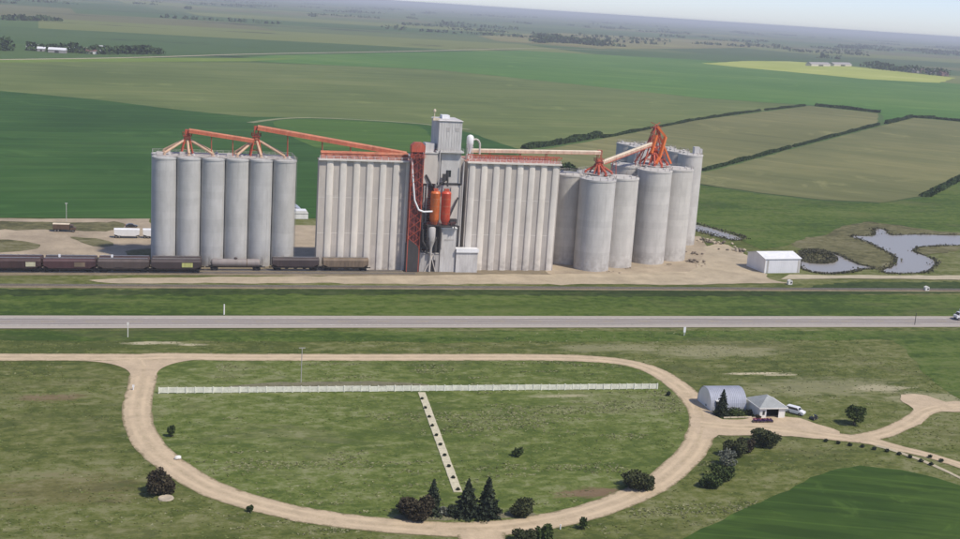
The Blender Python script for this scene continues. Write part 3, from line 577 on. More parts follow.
# highway with shoulders and painted lines
def road_mat():
    m, nt, bs = nodes('worn_asphalt'); pos = coords(nt, True)
    v = coords(nt, True, (0.06, 1, 1))
    c = ramp(nt, math_(nt, 'ADD', math_(nt, 'MULTIPLY', noise(nt, v, 0.6, 4, 0.6), 0.6), math_(nt, 'MULTIPLY', noise(nt, pos, 1.5, 4, 0.7), 0.4)), [(0.35, (0.27, 0.24, 0.215, 1)), (0.65, (0.37, 0.33, 0.295, 1))])
    uv = N(nt, 'ShaderNodeUVMap'); s3 = N(nt, 'ShaderNodeSeparateXYZ'); L(nt, uv.outputs[0], s3.inputs[0])
    e = math_(nt, 'ABSOLUTE', math_(nt, 'SUBTRACT', s3.outputs[0], 0.5))
    ln_ = math_(nt, 'ABSOLUTE', math_(nt, 'SUBTRACT', e, 0.13)); lw = math_(nt, 'ABSOLUTE', math_(nt, 'SUBTRACT', ln_, 0.06))
    c = mix(nt, math_(nt, 'MULTIPLY', maprange(nt, lw, 0.035, 0.0), 0.4), c, (0.17, 0.155, 0.145, 1))
    pc = maprange(nt, noise(nt, coords(nt, True, (0.08, 1, 1)), 0.25, 4, 0.6), 0.56, 0.60)
    c = mix(nt, math_(nt, 'MULTIPLY', pc, 0.35), c, (0.19, 0.175, 0.165, 1))
    c = mix(nt, maprange(nt, e, 0.30, 0.36), c, (0.40, 0.355, 0.30, 1))
    L(nt, c, bs.inputs['Base Color']); bs.inputs['Roughness'].default_value = 0.9; bs.inputs['Specular IOR Level'].default_value = 0.25; return m
HW = [(-420 + 40 * i, 366.0 - 0.0225 * (40 * i)) for i in range(30)]
hw_y = lambda x: 356.6 - 0.0225 * x
HWP = [(x, hw_y(x)) for x in range(-420, 761, 20)]
strip('highway', HWP, 14.0, road_mat(), 0.14, jit=0.1)
MT['paint'] = solid('worn_road_paint', (0.62, 0.60, 0.54), 0.8, 0, 0.35, 0.8, True, (0.36, 0.33, 0.30, 1), (1, 1, 1))
MT['yellowpaint'] = solid('worn_yellow_paint', (0.52, 0.38, 0.10), 0.8, 0, 0.35, 0.8, True, (0.32, 0.29, 0.22, 1), (1, 1, 1))
for off in (-3.9, 3.9):
    structure(link('edge_line', strip_mesh('edge_line', [(x, y + off) for x, y in HWP], 0.16, 0.20), MT['paint']))
mb = MB()
for x in range(-300, 500, 12): mb.box((x, hw_y(x), 0.207), (4.0, 0.14, 0.006), math.atan(-0.0225))
structure(part('centre_line', mb, MT['yellowpaint']))

# ------------------------------------------------------------------ masses of plants nobody could count
def leaf_quads(pts, size, rnd, up=0.0, squash=1.0):
    """one small randomly turned face at each point (numpy)"""
    n = len(pts); pts = np.asarray(pts, float)
    a = rnd.normal(size=(n, 3)); a /= np.linalg.norm(a, axis=1)[:, None]
    b = rnd.normal(size=(n, 3)); b[:, 2] += up; b -= (b * a).sum(1)[:, None] * a; b /= np.linalg.norm(b, axis=1)[:, None]
    s = (size * rnd.uniform(0.6, 1.35, n))[:, None]
    v = np.stack([pts - a * s * .5 - b * s * .32, pts + a * s * .5 - b * s * .5, pts + a * s * .42 + b * s * .5, pts - a * s * .5 + b * s * .4], 1).reshape(-1, 3)
    return v, np.arange(4 * n).reshape(-1, 4)
def np_mesh(name, v, f):
    m = bpy.data.meshes.new(name); k = f.shape[1]
    m.vertices.add(len(v)); m.vertices.foreach_set('co', v.astype(np.float32).ravel())
    m.loops.add(f.size); m.loops.foreach_set('vertex_index', f.astype(np.int32).ravel())
    m.polygons.add(len(f)); m.polygons.foreach_set('loop_start', np.arange(0, f.size, k, dtype=np.int32))
    m.polygons.foreach_set('loop_total', np.full(len(f), k, np.int32)); m.update(calc_edges=True); return m
rng = np.random.default_rng(11)
def dist_poly(x, y, pts, closed=False):
    d = np.full(len(x), 1e9); n = len(pts)
    for i in range(n if closed else n - 1):
        ax_, ay = pts[i]; bx, by = pts[(i + 1) % n]; dx, dy = bx - ax_, by - ay
        t = np.clip(((x - ax_) * dx + (y - ay) * dy) / (dx * dx + dy * dy + 1e-9), 0, 1)
        d = np.minimum(d, np.hypot(x - ax_ - t * dx, y - ay - t * dy))
    return d
def inside(x, y, pts):
    c = np.zeros(len(x), bool); n = len(pts)
    for i in range(n):
        x1, y1 = pts[i]; x2, y2 = pts[(i + 1) % n]
        k = ((y1 > y) != (y2 > y)) & (x < (x2 - x1) * (y - y1) / (y2 - y1 + 1e-12) + x1); c ^= k
    return c
ROADS = [(P['loop'], True, 3.6), (P['approach'], False, 3.6), (P['exit'], False, 5.0), (P['east'], False, 3.8), (P['eastup'], False, 3.0)]
def free(x, y):
    ok = np.ones(len(x), bool)
    for pts, cl, wd in ROADS: ok &= dist_poly(x, y, pts, cl) > wd
    for k in ('apron', 'pad', 'darkcrop'): ok &= ~inside(x, y, P[k])
    ok &= ~((x > -16) & (x < 20) & (y > 303) & (y < 320))
    ok &= ~((x > 5) & (x < 132) & (abs(y - (290.0 - 0.03 * (x - 5))) < 1.5))
    ok &= dist_poly(x, y, P['walkpts']) > 1.6
    return ok
def vnoise(x, y, s, seed):
    r = np.random.default_rng(seed).random((64, 64)); u = x / s; v = y / s; i = np.floor(u).astype(int); j = np.floor(v).astype(int)
    fu = u - i; fv = v - j; fu = fu * fu * (3 - 2 * fu); fv = fv * fv * (3 - 2 * fv); g = lambda a, b: r[a % 64, b % 64]
    return (g(i, j) * (1 - fu) + g(i + 1, j) * fu) * (1 - fv) + (g(i, j + 1) * (1 - fu) + g(i + 1, j + 1) * fu) * fv
def tufts(n, box, size, mat, name, label, cat, seed, thr=0.5, stretch=2.5, hgt=1.0):
    x = rng.uniform(box[0], box[1], n); y = rng.uniform(box[2], box[3], n)
    k = vnoise(x / stretch, y, 9, seed) * 0.5 + vnoise(x / stretch, y, 2.4, seed + 1) * 0.5
    ok = (k > thr) & free(x, y); x = x[ok]; y = y[ok]
    vs = []
    for q in range(3):
        ang = rng.uniform(0, 6.28, len(x)); s = size * rng.uniform(0.5, 1.3, len(x)); h = s * rng.uniform(0.35, 0.75, len(x)) * hgt
        dx, dy = np.cos(ang) * s * .5, np.sin(ang) * s * .5; z0 = np.full(len(x), 0.03)
        lean = rng.normal(0, .3, (2, len(x))) * s
        vs.append(np.stack([np.stack([x - dx, y - dy, z0], 1), np.stack([x + dx, y + dy, z0], 1), np.stack([x + lean[0], y + lean[1], z0 + h], 1)], 1).reshape(-1, 3))
    v = np.concatenate(vs); f = np.arange(len(v)).reshape(-1, 3)
    return tag(link(name, np_mesh(name, v, f), mat), label, cat, None, 'stuff')
tufts(22000, (-60, 220, 185, 338), 0.55, MT['tuft'], 'grass_tufts', 'short green grass tufts scattered over the rough ground around the loop road', 'grass', 40, 0.40, 2.5, 0.35)
tufts(26000, (5, 137, 207, 313), 0.62, MT['weed'], 'dry_weeds', 'pale dry weed clumps scattered through the grass inside the loop road', 'weeds', 50, 0.63, 4.5, 0.4)
tufts(12000, (-60, 220, 185, 345), 0.6, MT['weed'], 'dry_weeds', 'pale dry weed clumps scattered outside the loop road', 'weeds', 60, 0.68, 4.5, 0.4)

def belt(key, name, label, h, wdt, size, dens, mat='lf_belt', gaps=0.0, kind='stuff', lump=9.0):
    pts = P[key]; allp = []
    for a, b in zip(pts[:-1], pts[1:]):
        a = np.array(a); b = np.array(b); ln = np.hypot(*(b - a)); n = int(ln * dens)
        t = rng.uniform(0, 1, n); s = t * ln + a[0] * 3
        hh = h * (0.55 + 0.65 * vnoise(s, s * 0, lump, 5) + 0.2 * rng.random(n))
        if gaps: keep = vnoise(s, s * 0 + 3, lump * 2, 9) > gaps
        else: keep = np.ones(n, bool)
        u = rng.uniform(-1, 1, n); z = hh * rng.uniform(0.02, 1, n) ** 0.8
        off = u * wdt * 0.5 * np.sqrt(np.clip(1.1 - (z / hh) ** 2, 0, 1))
        nr = np.array([-(b - a)[1], (b - a)[0]]) / ln
        p = a + np.outer(t, b - a) + np.outer(off, nr)
        allp.append(np.column_stack([p, z])[keep])
    v, f = leaf_quads(np.concatenate(allp), size, rng)
    return tag(link(name, np_mesh(name, v, f), MT[mat]), label, 'trees', None, kind)
belt('h1', 'shelterbelt', 'dark shelterbelt rising behind the conveyor on the striped block', 3.9, 6.0, 0.9, 50, lump=22)
belt('h1b', 'shelterbelt', 'long thin hedgerow running from behind the silos to the field corner', 2.1, 3.0, 0.8, 26, gaps=0.18, lump=23)
belt('h2', 'shelterbelt', 'straight hedgerow dividing the two pale stubble fields', 2.3, 3.2, 0.8, 28, gaps=0.16, lump=27)
belt('h3', 'shelterbelt', 'short hedgerow along the far end of the pale stubble field', 3.2, 5, 1.2, 18, gaps=0.1, lump=31)
belt('h4', 'shelterbelt', 'bent hedgerow at the far corner of the stubble field', 3.2, 5, 1.2, 18, gaps=0.1, lump=31)
belt('h5', 'shelterbelt', 'dark shrubby margin between stubble field and wet meadow', 1.6, 7, 1.1, 16)
belt('h6', 'shelterbelt', 'low dark shrubs seen between striped block and concrete silos', 5.0, 6, 1.3, 22)
belt('grove', 'shelterbelt', 'distant grove standing alone beside the fallow field', 20, 40, 7, 1.6, gaps=0.1, lump=40)
belt('town', 'shelterbelt', 'trees sheltering the distant white-roofed farmstead', 10, 30, 3.2, 9, lump=14)
belt('town2', 'shelterbelt', 'dense dark windbreak beside the distant white-roofed farmstead', 10, 24, 3.2, 10, lump=20)
belt('edge', 'shelterbelt', 'dark tree mass at the end of the farmstead lane', 16, 40, 3.6, 14, lump=14)
belt('line', 'shelterbelt', 'thin dark tree line far beyond the farmstead', 10, 30, 6, 1.6, lump=40)
belt('farm', 'shelterbelt', 'trees around the distant farm beyond the yellow field', 15, 60, 5, 2.6, gaps=0.25, lump=30)
belt('far1', 'shelterbelt', 'distant short tree line below the horizon', 14, 60, 12, 0.8, lump=60)
belt('far2', 'shelterbelt', 'distant dark wood below the horizon', 14, 90, 12, 0.9, lump=60)
# far woods out to the horizon
ff = []
for k in range(130):
    d = rng.uniform(3800, 15000); a = rng.uniform(R(-12), R(42)); cx, cy = d * math.sin(a), d * math.cos(a)
    ln = rng.uniform(60, 420); n = int(ln / 4); th = rng.choice([0.02, 1.55, 0.05])
    t = rng.uniform(-.5, .5, n) * ln; z = rng.uniform(0, 1, n) * rng.uniform(6, 12)
    ff.append(np.column_stack([cx + t * math.cos(th) + rng.normal(0, 8, n), cy + t * math.sin(th) + rng.normal(0, 8, n), z]))
v, f = leaf_quads(np.concatenate(ff), 10, rng)
v[:, 2] = np.maximum(v[:, 2], 0.2)
tag(link('far_woods', np_mesh('far_woods', v, f), MT['lf_belt']), 'scattered dark woods and windbreaks far off towards the horizon', 'woods', None, 'stuff')
# reeds along the ponds
def reeds(key, n, name, label, wdt, hgt):
    pts = catmull(P[key], True, 2.0); pv = np.array(pts); i = rng.integers(0, len(pv), n); p = pv[i] + rng.normal(0, wdt, (n, 2))
    z = rng.uniform(0.05, 1, n) * hgt * vnoise(p[:, 0], p[:, 1], 9, 77)
    keep = ~inside(p[:, 0], p[:, 1], pts) | (rng.random(n) < 0.10)
    if key == 'islet': keep = inside(p[:, 0], p[:, 1], pts)
    v, f = leaf_quads(np.column_stack([p, z + 0.22])[keep], 0.5, rng, 0.4)
    return tag(link(name, np_mesh(name, v, f), MT['reed']), label, 'reeds', None, 'stuff')
reeds('pond', 5000, 'reeds', 'brownish reeds fringing the large grey pond', 1.1, 0.8)
reeds('pond2', 2600, 'reeds', 'reeds fringing the small pond behind the white shed', 0.9, 0.8)
reeds('islet', 4500, 'reeds', 'olive sedge covering the islet in the small pond', 3.8, 1.3)
reeds('channel', 1500, 'reeds', 'dark rushes along the narrow water channel', 1.6, 1.6)

# ------------------------------------------------------------------ grain terminal
def railing(mb, pts, z, h=1.1, sp_=2.5, r=0.05):
    for a, b in zip(pts[:-1], pts[1:]):
        a = Vector(a); b = Vector(b); n = max(1, int((b - a).length / sp_))
        for hh in (h, h * 0.55): mb.bar((a.x, a.y, z + hh), (b.x, b.y, z + hh), r * 1.6, r * 1.6)
        for i in range(n + 1):
            q = a + (b - a) * (i / n); mb.bar((q.x, q.y, z), (q.x, q.y, z + h), r * 2, r * 2)
    return mb
def silo_mesh(r, h, name='silo'):
    mb = MB(); prof = [(r, 0)]; z = 0.0
    while z < h - 3.5:
        z += 3.0; prof += [(r, z - 0.05), (r - 0.035, z), (r, z + 0.05)]
    prof += [(r, h - 0.7), (r + 0.16, h - 0.66), (r + 0.16, h - 0.05), (r - 0.1, h), (r * 0.35, h + 0.35), (0.01, h + 0.4)]
    mb.lathe((0, 0, 0), prof, 48, True, False); m = mb.mesh(name, True); m.set_sharp_from_angle(angle=R(30)); return m
def hatch(mb, x, y, z): mb.lathe((x, y, z), [(0.55, 0), (0.55, 0.5), (0.6, 0.55), (0.01, 0.75)], 10)
def spouts(root, hub, targets, mat, r=0.44):
    for t in targets:
        mb = MB(); a = Vector(hub); b = Vector(t); k = b + Vector((0, 0, 0.9)); mb.tube(a, k, r, r, 8); mb.tube(k, b, r, r * 1.3, 8); part('spout', mb, mat, root, True)
def distributor(label, x, y, zb, zhub, ztop, targets, pipe, hub_mat, spread=2.0, deck=0.0):
    root = thing('grain_distributor', label, 'distributor', (x, y, zb), 0, 'grain distributors on the silo tops'); H = zhub - zb; T = ztop - zb
    if deck: dk = MB(); dk.box((0, 0, -0.02), (deck, deck, 0.3)); part('base_deck', dk, MT['conc_deck'], root, rz=R(30))
    fr = MB()
    for sx in (-1, 1):
        for sy in (-1, 1):
            fr.bar((sx * spread, sy * spread, 0), (sx * 0.7, sy * 0.7, H), 0.42, 0.42)
            fr.bar((sx * 0.7, sy * 0.7, H), (sx * 0.7, sy * 0.7, T), 0.22, 0.22)
        for k in (0.33, 0.66):
            q = spread + (0.7 - spread) * k; fr.bar((sx * q, -q, H * k), (sx * q, q, H * k), 0.16, 0.16); fr.bar((-q, sx * q, H * k), (q, sx * q, H * k), 0.16, 0.16)
    part('support_frame', fr, MT['red'], root)
    pl = MB(); pl.box((0, 0, H + 0.5), (3.0, 3.0, 0.14)); part('platform', pl, MT['red'], root)
    rl = MB(); railing(rl, [(-1.5, -1.5), (1.5, -1.5), (1.5, 1.5), (-1.5, 1.5), (-1.5, -1.5)], H + 0.57, 1.1, 1.0, 0.05); part('railing', rl, MT['red'], root)
    hb = MB(); hb.lathe((0, 0, H - 1.0), [(0.5, 0), (1.2, 0.4), (1.3, 1.2), (0.8, 1.9), (0.5, 2.2)], 14); part('hub', hb, hub_mat, root, True)
    hd = MB(); hd.box((0, 0, T - 0.7), (1.7, 1.5, 1.4), 0, 0.75); part('head_box', hd, MT['red'], root)
    spouts(root, (0, 0, H - 0.5), [(tx - x, ty - y, tz - zb) for tx, ty, tz in targets], pipe)
    return root
def conveyor(label, p0, p1, wd, ht, mat, feet=(), leg_mat='red', rib=3.0, cat='conveyor', name='conveyor_gallery'):
    """covered belt gallery on trestles; feet = (t, z of the foot)"""
    p0 = Vector(p0); p1 = Vector(p1); root = thing(name, label, cat, p0, 0, 'covered conveyors between the silos'); d = p1 - p0; ln = d.length; u = d.normalized()
    a = u.cross(Vector((0, 0, 1))).normalized(); b = a.cross(u)
    pr = [(-wd / 2, -ht / 2), (wd / 2, -ht / 2), (wd / 2, ht * 0.22), (wd * 0.27, ht / 2), (-wd * 0.27, ht / 2), (-wd / 2, ht * 0.22)]
    mb = MB(); n = 6; vs = [tuple(a * q + b * z) for q, z in pr] + [tuple(d + a * q + b * z) for q, z in pr]
    mb.add(vs, [tuple(range(5, -1, -1)), tuple(range(6, 12))] + [(i, (i + 1) % 6, 6 + (i + 1) % 6, 6 + i) for i in range(6)]); part('casing', mb, mat, root)
    rb = MB(); k = max(2, int(ln / rib))
    for i in range(k + 1):
        q = d * (i / k)
        for s in (-1, 1): rb.bar(q + a * s * (wd / 2 + .03) - b * ht * .52, q + a * s * (wd / 2 + .03) + b * ht * .3, 0.10, 0.06)
        rb.bar(q - a * wd * .5 - b * (ht * .52 + .03), q + a * wd * .5 - b * (ht * .52 + .03), 0.1, 0.1)
    part('ribs', rb, mat, root)['kind'] = 'stuff'
    wk = MB(); wk.add([tuple(v) for v in (a * (wd / 2 + .05) - b * ht * .5, a * (wd / 2 + .85) - b * ht * .5, d + a * (wd / 2 + .85) - b * ht * .5, d + a * (wd / 2 + .05) - b * ht * .5)], [(0, 1, 2, 3)])
    for hh in (0.55, 1.05): wk.bar(a * (wd / 2 + .85) + b * (hh - ht * .5), d + a * (wd / 2 + .85) + b * (hh - ht * .5), 0.06, 0.06)
    for i in range(k + 1):
        q = d * (i / k) + a * (wd / 2 + .85); wk.bar(q - b * ht * .5, q + b * (1.05 - ht * .5), 0.06, 0.06)
    part('walkway', wk, MT[leg_mat], root)
    for t, z in feet:
        tr = MB(); q = d * t
        for s in (-1, 1): tr.bar((q.x + a.x * s * wd * .9, q.y + a.y * s * wd * .9, z - p0.z), tuple(q + a * s * wd * .4 - b * ht * .5), 0.2, 0.2)
        hgt = (p0.z + q.z) - z
        for kk in np.arange(0.25, 1, 0.3): tr.bar((q.x - a.x * wd * .8, q.y - a.y * wd * .8, z - p0.z + hgt * kk), (q.x + a.x * wd * .7, q.y + a.y * wd * .7, z - p0.z + hgt * min(1, kk + .2)), 0.12, 0.12)
        part('trestle', tr, MT[leg_mat], root)
    return root

# --- bank of twelve joined silos
BH = 37.9; bk = thing('silo_bank', 'long bank of grey concrete silos joined in two rows beside the rail cars', 'silo bank', (29.5, 439.2, 0), R(0.3))
sm = silo_mesh(4.14, BH)
for j in (0, 1):
    for i in range(6): link('silo', sm, MT['conc_bank'], bk, (-20.5 + 8.2 * i, -4.1 + 8.2 * j, 0))
mb = MB()
for i in range(5): mb.box((-16.4 + 8.2 * i, 0, 18.5), (3.2, 9.0, 37.0))
part('infill_wall', mb, MT['conc_bank'], bk)
mb = MB(); mb.box((0, 0, BH + 0.28), (46.0, 11.5, 0.3)); part('roof_deck', mb, MT['conc_deck'], bk)
mb = MB(); railing(mb, [(-24.3, -6.6), (24.3, -6.6), (24.3, 6.6), (-24.3, 6.6), (-24.3, -6.6)], BH + 0.1, 1.1, 2.0, 0.05); part('railing', mb, MT['conc_deck'], bk)
for i in range(6):
    for j in (-1, 1):
        mb = MB(); hatch(mb, -20.5 + 8.2 * i + 1.6, j * 3.2, BH + 0.4); part('hatch', mb, MT['palesteel'], bk, True)
for x in (-14.5, 1.5, 12.0): mb = MB(); mb.box((x, -3.0, BH + 1.0), (1.8, 1.4, 1.1)); part('vent_box', mb, MT['conc_deck'], bk)
mb = MB()
for s in (-0.28, 0.28): mb.bar((24.75, -5.5 + s, 0), (24.75, -5.5 + s, BH + 1.2), 0.06, 0.06)
for z in np.arange(0.5, BH, 0.6): mb.bar((24.75, -5.78, z), (24.75, -5.22, z), 0.05, 0.05)
part('ladder', mb, MT['steel'], bk)
rows = (435.1, 443.3)
distributor('red grain distributor with cream spouts at the free end of the silo bank', 16.7, 439.2, BH + 0.4, 44.3, 46.9, [(9 + 8.2 * i, y, BH + .3) for i in range(3) for y in rows], MT['tanspout'], MT['rust'])
distributor('red grain distributor on the silo bank under the longest sloping conveyor', 40.3, 439.2, BH + 0.4, 44.9, 48.9, [(33.6 + 8.2 * i, y, BH + .3) for i in range(3) for y in rows], MT['tanspout'], MT['rust'])
conveyor('short rust red conveyor sloping between the two silo bank distributors', (17.2, 438.2, 46.7), (39.3, 438.2, 43.9), 1.5, 1.4, MT['rust'], [(0.35, BH + .4), (0.68, BH + .4)])
conveyor('long rust red conveyor sloping down from the silo bank across the annex roof', (40.6, 438.2, 48.6), (94.0, 437.2, 41.0), 1.6, 1.7, MT['rust'], [(0.2, BH + .4), (0.43, 39.4), (0.62, 39.4), (0.82, 39.4)])

# --- striped concrete blocks (flat grey panels between pale rounded pilasters)
def striped_block(name, label, x0, x1, cx, y0, y1, h, setb=0.0):
    root = thing(name, label, 'grain elevator', ((x0 + x1) / 2, y0, 0)); ox = (x0 + x1) / 2
    mb = MB(); mb.span(x0 - ox + setb, x1 - ox, 0.5, y1 - y0, 0, h - 0.01)
    if setb: mb.span(x0 - ox, x0 - ox + setb - .01, 0.5, 3.5, 0, h - .01)
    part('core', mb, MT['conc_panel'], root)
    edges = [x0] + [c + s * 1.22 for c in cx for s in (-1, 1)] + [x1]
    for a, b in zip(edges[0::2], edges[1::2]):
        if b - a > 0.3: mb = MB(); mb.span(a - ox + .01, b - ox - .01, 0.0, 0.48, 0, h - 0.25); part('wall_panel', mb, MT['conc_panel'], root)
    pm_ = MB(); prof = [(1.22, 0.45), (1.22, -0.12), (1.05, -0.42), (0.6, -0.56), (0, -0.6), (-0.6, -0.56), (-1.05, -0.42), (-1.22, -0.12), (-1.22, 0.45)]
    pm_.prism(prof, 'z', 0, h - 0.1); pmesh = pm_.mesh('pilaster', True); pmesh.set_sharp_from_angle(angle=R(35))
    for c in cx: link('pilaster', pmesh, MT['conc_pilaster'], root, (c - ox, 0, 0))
    mb = MB(); mb.span(x0 - ox - .35, x1 - ox + .35, -1.15, 0.6, h, h + 0.55); part('parapet', mb, MT['conc_pilaster'], root)
    mb = MB(); mb.span(x0 - ox - .3 + setb, x1 - ox + .3, 0.61, y1 - y0, h, h + 0.25)
    if setb: mb.span(x0 - ox - .3, x0 - ox - .31 + setb, 0.61, 4.0, h, h + 0.25)
    part('roof_deck', mb, MT['reddeck'], root)
    for z in (13.2, 26.0):
        mb = MB(); mb.span(x0 - ox + .02, x1 - ox - .02, -0.05, 0.0, z, z + 0.18); part('pour_joint', mb, MT['conc_pilaster'], root)
    return root, ox
ax_root, ox = striped_block('grain_annex', 'pale striped concrete annex block between the silo bank and the tower', 61.2, 95.2, [65.0 + 4.72 * i for i in range(7)], 427.6, 444.0, 39.2, 5.0)
mb = MB(); railing(mb, [(-17, -0.9), (17, -0.9)], 39.75, 1.1, 2.4, 0.05); part('railing', mb, MT['white'], ax_root)
mb = MB(); mb.span(-16.2, 14.8, 1.6, 3.6, 39.45, 41.5); mb.prism([(1.4, 41.5), (3.8, 41.5), (2.6, 42.2)], 'x', -16.3, 14.9); part('roof_gallery', mb, MT['rust'], ax_root)
mb = MB()
for i in range(12): mb.bar((-16 + 2.8 * i, 1.3, 39.45), (-14.7 + 2.8 * i, 1.45, 41.3), 0.16, 0.16); mb.bar((-14.7 + 2.8 * i, 1.45, 41.3), (-13.3 + 2.8 * i, 1.3, 39.45), 0.16, 0.16)
part('gallery_bracing', mb, MT['red'], ax_root)
bl_root, ox = striped_block('grain_elevator_block', 'pale striped concrete elevator block between the tower and the round silos', 114.9, 150.0, [116.6 + 4.53 * i for i in range(8)], 428.0, 446.0, 39.6)
mb = MB()
for yy in (0.9, 4.0):
    for i in range(16):
        a = -16.8 + 2.2 * i
        mb.bar((a, yy, 39.85), (a, yy, 42.2), 0.2, 0.2); mb.bar((a, yy, 39.85), (a + 2.2, yy, 42.2), 0.12, 0.12); mb.bar((a + 2.2, yy, 39.85), (a, yy, 42.2), 0.12, 0.12)
    mb.bar((-16.8, yy, 42.2), (18.4, yy, 42.2), 0.22, 0.22); mb.bar((-16.8, yy, 40.4), (18.4, yy, 40.4), 0.18, 0.18)
part('lattice_truss', mb, MT['red'], bl_root)
mb = MB(); railing(mb, [(-17.4, -0.9), (17.4, -0.9)], 40.15, 1.0, 2.2, 0.05); part('railing', mb, MT['white'], bl_root)
conveyor('cream conveyor gallery running level above the striped elevator block', (118.5, 440.2, 42.7), (170.2, 440.8, 43.4), 1.5, 1.3, MT['cream'], [(0.15, 39.8), (0.38, 39.8), (0.58, 39.8)])
conveyor('pale conveyor gallery climbing from the near silo group to the far one', (171.5, 441.5, 39.6), (196.5, 454.0, 46.0), 1.5, 1.3, MT['cream'], [(0.25, 34.8), (0.75, 37.3)])

# --- free-standing silos
SR = 6.75
sA = silo_mesh(SR, 34.6); sB = silo_mesh(SR, 36.9); sC = silo_mesh(5.25, 39.0)
def silo(mesh, x, y, label, h, group='free-standing concrete silos'):
    t = thing('silo', label, 'silo', (x, y, 0), 0, group)
    link('shell', mesh, MT['conc_silo'], t)
    rl = MB(); r = mesh.vertices[0].co.length - 0.25
    railing(rl, [(r * math.cos(2 * math.pi * i / 14), r * math.sin(2 * math.pi * i / 14)) for i in range(15)], h, 1.0, 3, 0.045); part('railing', rl, MT['conc_deck'], t)
    for hx, hy in ((r * .45, -r * .35), (-r * .5, r * .2)): hm = MB(); hatch(hm, hx, hy, h + .2); part('hatch', hm, MT['palesteel'], t, True)
    return t
silo(sA, 167.0, 432.6, 'round concrete silo of the lower group, standing on the dirt road side', 34.6)
silo(sA, 179.0, 439.2, 'round concrete silo of the lower group, facing the taller group', 34.6)
silo(sA, 160.4, 444.6, 'round concrete silo of the lower group, shaded beside the striped block', 34.6)
silo(sA, 172.4, 451.2, 'round concrete silo of the lower group, hidden furthest from the road', 34.6)
silo(sB, 195.5, 445.8, 'tall round concrete silo of the far group, next to the lower group', 36.9)
silo(sB, 207.5, 452.2, 'tall round concrete silo of the far group, beside the sandy rubble pad', 36.9)
silo(sB, 189.0, 457.8, 'tall round concrete silo of the far group, behind the pale climbing conveyor', 36.9)
silo(sB, 201.0, 464.2, 'tall round concrete silo of the far group, behind the orange chutes', 36.9)
for i in range(4):
    silo(sC, 228.0 - 1.5 * i, 484.0 + 10.6 * i, ('narrow rear silo carrying the pale vent box', 'narrow rear silo next to the one with the vent box', 'narrow rear silo third from the vent box', 'narrow rear silo at the far end of the vent box row')[i], 39.0, 'narrow silos in the rear row')
    if i > 1: silo(sC, 217.3 - 1.5 * i, 485.5 + 10.6 * i, ('', '', 'narrow rear silo directly behind the orange chute tower', 'narrow rear silo rising left of the red lattice tower')[i], 39.0, 'narrow silos behind the far group')
mb = MB(); mb.span(-1.2, 1.2, -1, 1, 0, 3.0); mb.span(1.6, 2.6, -.7, .7, 0, 2.2)
tag(part('roof_vent', mb, MT['palesteel'], None, loc=(230.0, 483.0, 39.2)), 'pale vent box on top of the rear narrow silo', 'vent')
distributor('red distributor with short spouts on the lower round silo group', 170.2, 441.6, 35.2, 39.4, 44.2, [(168.6, 436.6, 35), (175.4, 440.2, 35), (165.4, 442.6, 35), (171.6, 446.6, 35), (171.5, 436.5, 35)], MT['red'], MT['red'], 2.6, 9.0)
d2 = distributor('tall red distributor tower with orange chutes on the far silo group', 198.4, 455.0, 37.5, 43.7, 52.8, [(196.8, 449.6, 37.3), (204.0, 453.2, 37.3), (193.2, 456.0, 37.3), (200.0, 460.4, 37.3), (199.8, 449.5, 37.3)], MT['red'], MT['orangered'], 3.0, 11.0)
mb = MB()
mb.bar((0.2, -0.6, 15.4), (3.6, -1.6, 11.5), 1.0, 0.9); mb.bar((3.6, -1.6, 11.5), (1.4, -2.8, 3.5), 1.1, 1.0); mb.bar((1.4, -2.8, 3.5), (-0.6, -4.6, 1.0), 0.9, 0.9); mb.bar((-0.2, -1.4, 12), (-2.2, -2.6, 5), 1.0, 1.0)
part('chute', mb, MT['orange'], d2)
mb = MB()
for k in range(5):
    z = 7 + 2.0 * k; mb.bar((-2.0, -1.2, z), (2.0, 1.2, z + 1.8), 0.2, 0.2); mb.bar((2.0, -1.2, z), (-2.0, 1.2, z + 1.8), 0.2, 0.2)
for s in (-1, 1): mb.bar((s * 5.0, -2.4, 0), (s * 1.0, -.8, 14), 0.4, 0.4); mb.bar((s * 5.0, 2.4, 0), (s * 1.0, .8, 14), 0.4, 0.4); mb.bar((s * 4.0, -2.0, 3.5), (-s * 2.6, -1.4, 8.5), 0.3, 0.3); mb.bar((s * 2.8, -1.5, 7.5), (-s * 1.6, -1.0, 12), 0.3, 0.3); mb.bar((-4, -2.0, 3.5 + s), (4, -2.0, 3.5 + s), .3, .3)
part('lattice_tower', mb, MT['red'], d2)
mb = MB(); mb.bar((1, 0, 13), (8.0, 0.5, .6), 0.7, 0.7); part('spout', mb, MT['orange'], d2)
mb = MB(); mb.bar((-1, 0, 12), (-7.5, 1.0, .6), 0.6, 0.6); part('spout', mb, MT['red'], d2)
mb = MB(); mb.tube((0, 0, 0), (0, 0, 34), 0.22, 0.22, 6)
for z in range(1, 34, 3): mb.box((0.3, 0.25, z), (0.7, 0.12, 0.12))
tag(part('downpipe', mb, MT['red'], None, loc=(161.5, 436.2, 0)), 'thin red downpipe running up between two round silos', 'pipe')

